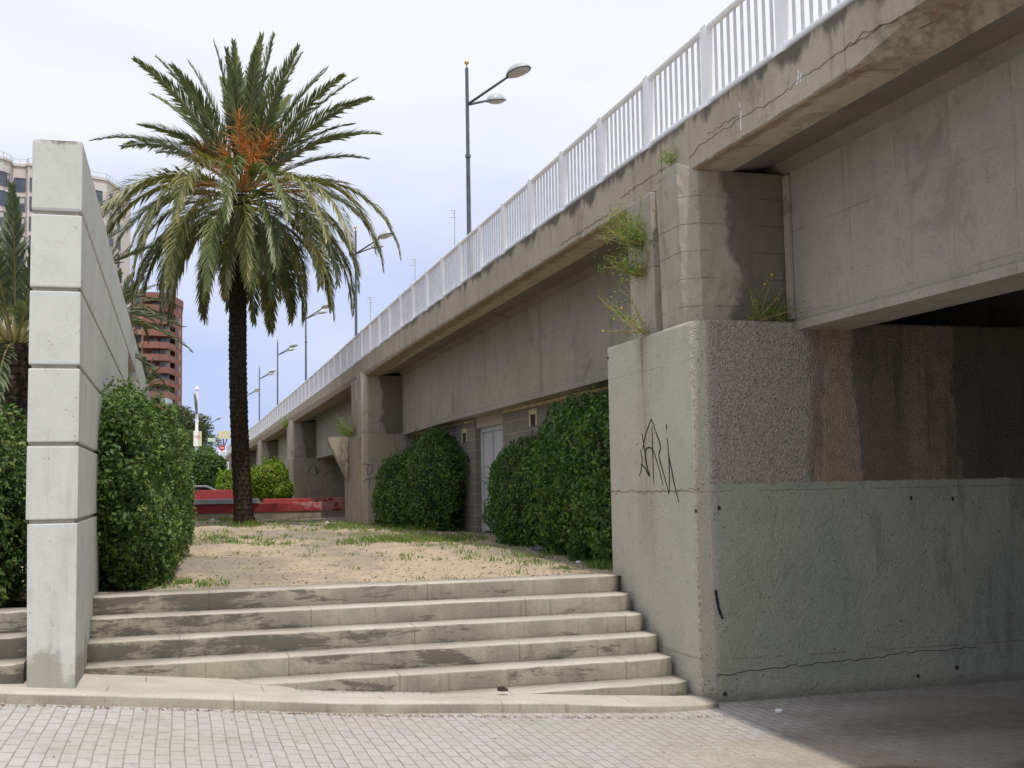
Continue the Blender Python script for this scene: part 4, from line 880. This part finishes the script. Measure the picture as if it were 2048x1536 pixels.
def debris():
    g = np.random.default_rng(23); b = MB()
    def bit(p, s):
        a = g.uniform(0, 6.28); c, sn = math.cos(a)*s, math.sin(a)*s; h = s*g.uniform(.1, .6); t = g.uniform(.3, .8)
        b.add([p+np.array([c, sn, h*.2]), p+np.array([-sn*t, c*t, h]), p+np.array([-c, -sn, 0]), p+np.array([sn*t, -c*t, h*.7])], [(0, 1, 2, 3)], 0 if g.random() < .6 else 1)
    for i in range(900):
        x = g.uniform(-3, 4); bit(np.array([x, 8.14-abs(g.normal(0, .03)), plaza_z(x)+.004]), g.uniform(.004, .014))
    for i in range(420):
        x = g.uniform(-3, 6.5); y = g.uniform(5.2, 8.1); bit(np.array([x, y, plaza_z(x)+.004]), g.uniform(.003, .011))
    for i in range(700):
        n = g.integers(0, 6); x = g.uniform(-.6, 4) if g.random() < .6 else (g.uniform(-.64, -.3) if g.random() < .5 else g.uniform(3.8, 4.0)); y = 8.84+(n+1)*.2986-abs(g.normal(0, .03))-.012; bit(np.array([x, y, (n+1)*.15+.004]), g.uniform(.003, .011))
    for i in range(4200):
        y = 10.6+24*g.random()**1.6; x = g.uniform(-.6, 5); bit(np.array([x, y, terr(x, y)+.003]), g.uniform(.006, .022))
    for i in range(160): bit(np.array([g.uniform(4.3, 6.8), 8.6-abs(g.normal(0, .05)), .006]), g.uniform(.004, .012))
    b.build('fallen_leaves', [plain('dead_leaf', (.16, .09, .05), .9, .4, 30), plain('dead_leaf_pale', (.36, .28, .18), .9, .4, 30)])
    tag(bpy.data.objects['fallen_leaves'], 'dry leaf bits and grit along the kerb, steps and terrace', 'debris', kind='stuff')
debris()
def litter(px, py, s, label, z=None, mat='paper', **k):
    p = at(px, py, **(k or dict(Z=.9))); g = np.random.default_rng(int(px)); b = MB(); n = 7; c = np.array(p)
    P = [c+np.array([math.cos(t)*s*g.uniform(.5, 1), math.sin(t)*s*g.uniform(.4, .8), g.uniform(.005, s*.55)]) for t in np.linspace(0, 6.28, n, endpoint=False)]; top = c+np.array([0, 0, s*.6])
    b.add(P+[top]+[q*[1, 1, 0]+[0, 0, c[2]-.002] for q in P], [(i, (i+1) % n, n) for i in range(n)]+[(n+1+i, n+1+(i+1) % n, (i+1) % n, i) for i in range(n)])
    tag(b.build('litter', M[mat]), label, 'litter')
litter(214, 1174, .055, 'crumpled white paper at the foot of the hedge by the grooved wall'); litter(1156, 1126, .045, 'white scrap nearest the abutment at the hedge foot'); litter(1048, 1115, .035, 'small white scrap on sand before the big hedge')
litter(883, 1077, .05, 'white crumpled scrap in the grass before the rounded hedge'); litter(425, 1042, .12, 'white bag scrap left of the palm trunk base'); litter(382, 1040, .1, 'pinkish paper scrap beside the hedge before the red wall')
litter(1108, 1387, .028, 'white scrap on the kerb before the lowest step', Z=.12); litter(1557, 1424, .04, 'flat white paper on the shaded paving under the bridge', Z=.003); litter(655, 1046, .07, 'white scrap at the low red wall foot near the second pier')
M['slate'] = plain('dark_tile', (.12, .12, .13), .7); litter(1075, 1104, .14, 'broken dark tiles heaped at the foot of the big hedge', mat='slate'); litter(1006, 1381, .06, 'dark clump of leaves lodged at the broken bottom step', mat='crack', Z=.19)

# ------------------------------------------------------------------ low red walls at the terrace end
rw = empty('low_wall', (2.7, 34, .9), 'low wall with worn red band on pale concrete base behind the palm trunk', 'wall')
MB().box((-.6, 34, .5), (4.75, 34.4, 1.075)).build('wall_base', M['stonebase'], rw, bevel=.01)
MB().box((-.6, 33.97, 1.077), (4.75, 34.42, 1.33)).build('red_band', M['red'], rw, bevel=.015)
MB().box((-.6, 33.9, 1.335), (2.29, 34.5, 1.47)).build('coping', M['greycap'], rw, bevel=.01)
r2 = MB().box((-1.2, 40, .4), (at(478, 990, Y=40).x, 40.3, 1.725)).build('red_wall', M['red'], bevel=.02); tag(r2, 'plain taller red wall standing behind the grey coping, left of the trunk', 'wall')
r3 = MB().box((2.6, 36.6, .4), (5.9, 36.9, 1.43)).build('parapet', M['red'], bevel=.02); tag(r3, 'long low red parapet just behind the worn red band, before the dark underpass', 'wall')
# silver car behind the red wall
c0 = at(384, 976, Y=46); car = empty('parked_car', (c0.x+.2, 46, .5), 'silver car, only its roof showing above the red wall', 'car')
def carpart(pl, y0, y1, name, mat, bevel=.05, par=None): return MB().add([(x, y0, z) for x, z in pl]+[(x, y1, z) for x, z in pl], [tuple(range(len(pl))), tuple(range(2*len(pl)-1, len(pl)-1, -1))]+[(i, (i+1) % len(pl), len(pl)+(i+1) % len(pl), len(pl)+i) for i in range(len(pl))]).build(name, mat, par or car, bevel=bevel, seg=3)
cx = c0.x-.95
carpart([(cx-.9, .75), (cx+3.1, .75), (cx+3.1, 1.25), (cx+2.5, 1.42), (cx-.9, 1.45)], 46, 47.7, 'body', M['car'])
carpart([(cx-.7, 1.44), (cx+2.35, 1.42), (cx+1.4, 1.86), (cx-.2, 1.88)], 46.1, 47.6, 'window', M['carglass'], .03)
carpart([(cx-.3, 1.86), (cx+1.45, 1.84), (cx+2.3, 1.46), (cx+2.4, 1.46), (cx+1.5, 1.9), (cx-.25, 1.93)], 46.05, 47.65, 'roof', M['car'], .015)
for wx in (cx, cx+2.2): MB().tube([(wx, 45.98, .78), (wx, 46.2, .78)], .32, 16).build('wheel', M['asphalt'], car)

# ------------------------------------------------------------------ distance: trees, signs, buildings
def tree(px, py, Y, rx, rz, label, seed, mat='tree', n=7000, size=.35, group=None, trunk=True):
    c = at(px, py, Y=Y); r = empty('tree', (c.x, Y, .5), label, 'tree', group); g = np.random.default_rng(seed); VV = []; FF = []; off = 0; MI = []
    for i in range(9):
        o = g.normal(0, .42, 3)*[rx, rx, rz]; q = (c.x+o[0], Y+o[1], c.z+o[2]); rr = (rx*g.uniform(.35, .6), rx*g.uniform(.35, .6), rz*g.uniform(.3, .5))
        P, N = blob(q, rr, n//9, 2, seed+i, .3, .5, .45, .25); V, Fs = leaves(P, N, size, .6, seed=seed+i); VV.append(V); FF.append(Fs+off); off += len(V); MI += [0]*len(Fs)
    bigmesh('crown', np.concatenate(VV), np.concatenate(FF), [M[mat]], parent=r)
    if trunk: MB().tube([(c.x, Y, .5), (c.x+.1, Y, (c.z+.5)/2), (c.x, Y, c.z+rz*.3)], [.3, .22, .1], 8).build('trunk', M['trunk'], r)
tree(335, 850, 95, 2.6, 1.7, 'olive green tree between the grooved wall end and the brick tower', 71, n=9000, size=.22)
tree(378, 862, 130, 2.6, 2.6, 'grey green tree behind the white banner', 72, n=8000, size=.28)
tree(410, 885, 225, 2.8, 2.6, 'small bushy tree right of the white banner', 73, n=5000, size=.3)
tree(352, 900, 90, 2.2, 1.6, 'low green tree filling in above the left hedge end', 74, 'hedge', n=6000, size=.2)
p = at(402, 942, Y=62); hedge('hedge', [((p.x, 62, p.z-.05), (1.15, .9, 1.0), 9000, 2.5), ((p.x-.8, 62.5, p.z+.2), (1, .9, .9), 6000, 2.3), ((p.x+.55, 62, p.z+.35), (.7, .8, .45), 3500, 2.2)], .13, M['hedge'], 'dark creeper covered hedge behind the silver car', 'hedge', 81, 1, 80)
a = at(430, 925, Y=66); b_ = at(455, 975, Y=66); o = MB().box((a.x, 66, .4), (b_.x, 66.5, a.z)).build('concrete_block', M['pier'], bevel=.03); tag(o, 'weathered concrete wall end between the dark creeper and palm trunk', 'wall')
# flag pole with white banner
P = at(394, 779, Y=84); Q = at(387, 862, Y=84); Q2 = at(403, 893, Y=84); fp = empty('flagpole', (P.x, 84, .5), 'white flagpole with white banner box and red lettering in front of trees', 'flagpole')
MB().tube([(P.x, 84, .5), (P.x, 84, P.z)], [.14, .1], 10).build('pole', M['signw'], fp); MB().tube([(P.x, 84, P.z), (P.x, 84, P.z+.2)], [.16, .1], 10).build('finial', M['signw'], fp)
f1 = MB().box((Q.x, 83.5, Q2.z), (Q2.x-.25, 83.85, Q.z)).build('banner', M['signw'], fp, bevel=.02); MB().box((Q2.x-.248, 83.52, Q2.z), (Q2.x, 83.83, Q.z-.03)).build('banner_side', M['signc'], fp)
tb = MB(); zc = (Q.z*.62+Q2.z*.38); xw = Q.x+.06
for i in range(5):
    x0_ = xw+i*.085; tb.box((x0_, 83.49, zc-.09), (x0_+.02, 83.499, zc+.07))
    tb.box((x0_+.021, 83.49, zc-.02+(.05 if i % 2 else -.05)), (x0_+.06, 83.499, zc+.01+(.05 if i % 2 else -.05)))
tb.build('lettering', M['redp'], f1)
cb = MB(); top_ = at(392, 805, Y=83.8); cb.tube([(top_.x-.1, 83.8, top_.z+.6), (top_.x, 83.8, top_.z), (top_.x+.05, 83.8, top_.z-.8)], [.05, .12, .09], 6); cb.build('furled_flag', M['lampgrey'], fp)
A = at(436, 862, Y=118); B = at(460, 878, Y=118); bb = empty('billboard', ((A.x+B.x)/2, 118, .5), 'cream rectangular signboard on a forked grey post left of the palm trunk', 'billboard')
MB().box((A.x, 118, B.z), (B.x, 118.15, A.z)).build('board', M['signc'], bb, bevel=.02); xm = (A.x+B.x)/2
MB().tube([(xm, 118.1, .5), (xm, 118.1, B.z-.75), (xm-.07, 118.1, B.z)], .06, 8).tube([(xm, 118.1, B.z-.8), (xm+.3, 118.1, B.z)], .06, 8).build('post', M['lampgrey'], bb)
S0 = at(444, 896, Y=102); sg = empty('road_sign', (S0.x, 102, .5), 'round red road sign with white bar above the far railing frame', 'road sign')
d_ = MB(); d_.tube([(S0.x, 101.9, S0.z), (S0.x, 101.96, S0.z)], .24, 24); d_.build('disc', M['redp'], sg); MB().box((S0.x-.15, 101.88, S0.z-.04), (S0.x+.15, 101.899, S0.z+.04)).build('white_bar', M['signw'], sg); MB().tube([(S0.x, 102, .5), (S0.x, 102, S0.z)], .03, 6).build('post', M['lamphood'], sg)
S1 = at(423, 880, Y=150); o = MB().box((S1.x-.45, 150, S1.z-.2), (S1.x+.45, 150.1, S1.z+.25)).tube([(S1.x+.3, 150.05, .5), (S1.x+.3, 150.05, S1.z)], .06, 6).build('traffic_sign', plain('pale_green_sign', (.55, .65, .5), .6)); tag(o, 'small pale green sign below the tiny far lamp', 'sign')
pp = at(369, 846, Y=100); o = MB().tube([(pp.x, 100, .5), (pp.x, 100, pp.z)], .06, 8).build('pole', M['lamphood']); tag(o, 'thin grey pole left of the white banner before the trees', 'pole')

def window(parent, A, u, nrm_, w, h, mat_f='frame', blind=False, mull=1, dep=.12):
    """recessed window: A lower left corner, u unit vector along the wall, nrm_ outward"""
    z = Vector((0, 0, 1)); n = Vector(nrm_)
    def bx(b, s0, s1, z0, z1, d0, d1):
        V = [A+u*s+z*zz+n*d for zz in (z0, z1) for s, d in ((s0, d0), (s1, d0), (s1, d1), (s0, d1))]
        b.add(V, [(0, 3, 2, 1), (4, 5, 6, 7), (0, 1, 5, 4), (1, 2, 6, 5), (2, 3, 7, 6), (3, 0, 4, 7)])
    b = MB(); t = .09
    bx(b, 0, w, 0, t, .02, .10); bx(b, 0, w, h-t, h, .02, .10); bx(b, 0, t, t, h-t, .02, .10); bx(b, w-t, w, t, h-t, .02, .10)
    for k in range(mull): c = w*(k+1)/(mull+1); bx(b, c-.04, c+.04, t, h-t, .02, .08)
    bx(b, t, w-t, h*.30, h*.34, .02, .06)
    o = b.build('window', M[mat_f], parent)
    g = MB(); bx(g, t*.5, w-t*.5, t*.5, h-t*.5, .008, .03); g.build('pane', M['glass'], o)
    if blind: g = MB(); bx(g, w*.5, w-t, h*.55, h-t, .034, .045); g.build('blind', M['blind'], o)
    return o
def beige_block():
    Zt = at(53, 333, Y=167).z
    def fp(x, Yt): p = at(x, 600, Y=Yt); return Vector((p.x, p.y, 0))
    def fq(x, y): p = at(x, y, Z=Zt); return Vector((p.x, p.y, 0))
    FL = (at(40, 360, Y=167)-at(40, 399, Y=167)).z
    bl = empty('apartment_building', fp(100, 165), 'large pinkish beige apartment block with rounded bays, partly hidden by the grooved wall', 'building')
    pl = [fq(-140, 300), fq(-20, 314), fq(6, 319), fq(19, 324), fq(25, 332), fq(53, 334), fq(56, 331), fq(120, 345), fq(160, 352), fq(213, 362), fq(243, 384), fq(262, 396)]
    back = [pl[-1]+Vector((-12, 40, 0)), pl[0]+Vector((-10, 60, 0))]
    MB().prism([(p.x, p.y) for p in pl+back], 0, Zt).build('wall', M['beige'], bl)
    g = random.Random(9)
    # slightly projecting parapet and string courses
    cop = MB()
    for a, b in zip(pl[:-1], pl[1:]):
        u = (b-a).normalized(); n = Vector((u.y, -u.x, 0)); 
        for z0, z1, d in [(Zt, Zt+.35, .18)]:
            V = [a+n*d+Vector((0, 0, z0)), b+n*d+Vector((0, 0, z0)), b-n*.5+Vector((0, 0, z0)), a-n*.5+Vector((0, 0, z0))]; V += [v+Vector((0, 0, z1-z0)) for v in V]
            cop.add(V, [(0, 3, 2, 1), (4, 5, 6, 7), (0, 1, 5, 4), (1, 2, 6, 5), (2, 3, 7, 6), (3, 0, 4, 7)])
    cop.build('parapet', M['beige'], bl)
    rl = MB()
    for a, b in zip(pl[:-1], pl[1:]):
        L = (b-a).length; k = max(2, int(L/1.2))
        for i in range(k+1): q = a.lerp(b, i/k); rl.tube([(q.x, q.y+.3, Zt+.3), (q.x, q.y+.3, Zt+1.1)], .03, 4)
        rl.tube([(a.x, a.y+.3, Zt+1.1), (b.x, b.y+.3, Zt+1.1)], .03, 4)
    rl.build('roof_railing', M['lamphood'], bl)
    q = fp(62, 176); MB().box((q.x-1.0, 176, Zt-.5), (q.x+4, 182, Zt+2.6)).build('roof_house', M['beige'], bl); q = fp(12, 178); MB().box((q.x-3, 178, Zt-.5), (q.x+1.5, 183, Zt+.8)).build('roof_house', plain('grey_metal', (.35, .36, .4), .5), bl)
    # windows: (segment, positions along it, width)
    seg = [(1, [.35], 1.4), (2, [.2], 1.0), (4, [.12], 2.0), (6, [.06, .5], 1.9), (7, [.3], 2.2), (8, [.33], 2.05), (9, [.22], 1.5), (9, [.75], 1.2), (0, [.5, .8], 1.8)]
    for s, fs, w in seg:
        a, b = pl[s], pl[s+1]; u = (b-a).normalized(); n = Vector((u.y, -u.x, 0)); L = (b-a).length
        for f in fs:
            for k in range(9 if s in (8, 9) else 7):
                z = Zt-3.5-FL*k; ww = min(w, L*.85)
                if s in (8, 9) and (k % 2 == 1): ww *= .72
                A = a+u*(L*f)+Vector((0, 0, z)); window(bl, A, u, n, ww, 1.9 if k % 2 == 0 else 2.0, blind=g.random() < .35)
beige_block()
def brick_tower():
    Yc = 250
    def fp(x, Yt): p = at(x, 700, Y=Yt); return Vector((p.x, p.y, 0))
    bt = empty('brick_tower', fp(320, 255), 'dark red brick tower block with stacked balconies beyond the grooved wall', 'building')
    Zt = at(336, 585.5, Y=250).z; FL = (at(320, 600, Y=250)-at(320, 624.5, Y=250)).z
    def fq(x, y): p = at(x, y, Z=Zt); return Vector((p.x, p.y, 0))
    A, B, C, D = fp(286, 250), fp(336, 250), fq(351, 594.5), fq(364, 602.8)
    MB().prism([(A.x, A.y+2.2), (B.x-.6, B.y+2.2), (C.x-1.0, C.y+1.2), (C.x, C.y), (D.x, D.y), (D.x-1, D.y+20), (A.x, A.y+22)], 0, Zt-1.2).build('wall', M['brickd'], bt)
    MB().prism([(C.x+.02, C.y-.12), (D.x+.12, D.y-.12), (D.x+.1, D.y+19), (C.x+.02, C.y+3)], 0, Zt-1.0).build('side_wall', M['brick'], bt)
    MB().prism([(A.x-.4, A.y-.3), (B.x+.1, B.y-.3), (C.x+.1, C.y-.35), (D.x+.3, D.y-.3), (D.x, D.y+21), (A.x-.4, A.y+23)], Zt-1.5, Zt).build('roof', M['brick'], bt)
    MB().box((A.x+1, A.y+8, Zt), (A.x+6.5, A.y+13, Zt+1.3)).build('roof_house', M['brick'], bt)
    bent = fp(318, 250); g = random.Random(2)
    for k in range(0, 13):
        z = Zt-1.2-FL*(k+1)+0.02
        b = MB(); P = [(A.x, A.y-.7), (bent.x, A.y-.7), (bent.x+.05, A.y-.1), (B.x, B.y-.1), (C.x, C.y-.15)]; Q = [(A.x, A.y-.45), (bent.x-.2, A.y-.45), (bent.x-.2, A.y+.15), (B.x-.1, B.y+.15), (C.x-.2, C.y+.1)]
        for i in range(4):
            x = [P[i], P[i+1], Q[i+1], Q[i]]; b.prism(x, z, z+1.12)
        b.prism([P[0], P[1], P[2], P[3], P[4], (C.x-.9, C.y+1.2), (A.x, A.y+2.3)], z-.22, z-.002)
        bo = b.build('balcony', M['brick'], bt)
        u = Vector((1, 0, 0)); n = Vector((0, -1, 0))
        window(bt, Vector((A.x+g.uniform(.8, 1.6), A.y+2.2, z+.1)), u, n, 1.7, 2.0, blind=g.random() < .5); window(bt, Vector((bent.x+.2, A.y+2.2, z+.1)), u, n, 2.0, 2.1, mat_f='blind' if g.random() < .5 else 'frame', blind=g.random() < .5)
        us = (D-C).normalized(); ns = Vector((us.y, -us.x, 0)); zz = z+.9
        for f in (.12, .60): window(bt, C+Vector((.02, -.13, 0))+us*((D-C).length*f)+Vector((0, 0, zz)), us, ns, .8 if f < .5 else .62, 1.25, mat_f='frame' if f < .5 else 'blind', mull=0, blind=f > .5)
        if k == 8:
            gl = MB(); gl.prism([(bent.x+.3, A.y-.05), (B.x, A.y-.05), (C.x-.3, C.y-.1), (C.x-.4, C.y+.1), (B.x-.1, A.y+.1), (bent.x+.3, A.y+.1)], z+1.12, z+2.6); gl.build('glazed_balcony', plain('milky_glazing', (.42, .47, .52), .2), bt)
    return
brick_tower()
def pink_block():
    def fp(x, Yt): p = at(x, 700, Y=Yt); return Vector((p.x, p.y, 0))
    A, B = fp(200, 270), fp(287, 272); Zt = at(260, 575, Y=270).z; pb = empty('apartment_building', fp(250, 270), 'salmon coloured apartment block between the grooved wall and brick tower', 'building')
    MB().prism([(A.x, A.y), (B.x, B.y), (B.x, B.y+20), (A.x, A.y+20)], 0, Zt).build('wall', M['pink'], pb)
    u = (B-A).normalized(); n = Vector((u.y, -u.x, 0)); L = (B-A).length
    for k in range(12):
        z = Zt-3.2-2.94*k
        for f in (.35, .58, .8): window(pb, A+u*(L*f)+Vector((0, 0, z)), u, n, 1.3, 1.5, mull=0)
        b = MB(); x = A+u*(L*.5); b.prism([(x.x, x.y-.7), (B.x-.4, B.y-.7), (B.x-.4, B.y), (x.x, x.y)], z-1.3, z-.35); b.build('balcony', M['pink'], pb)
pink_block()
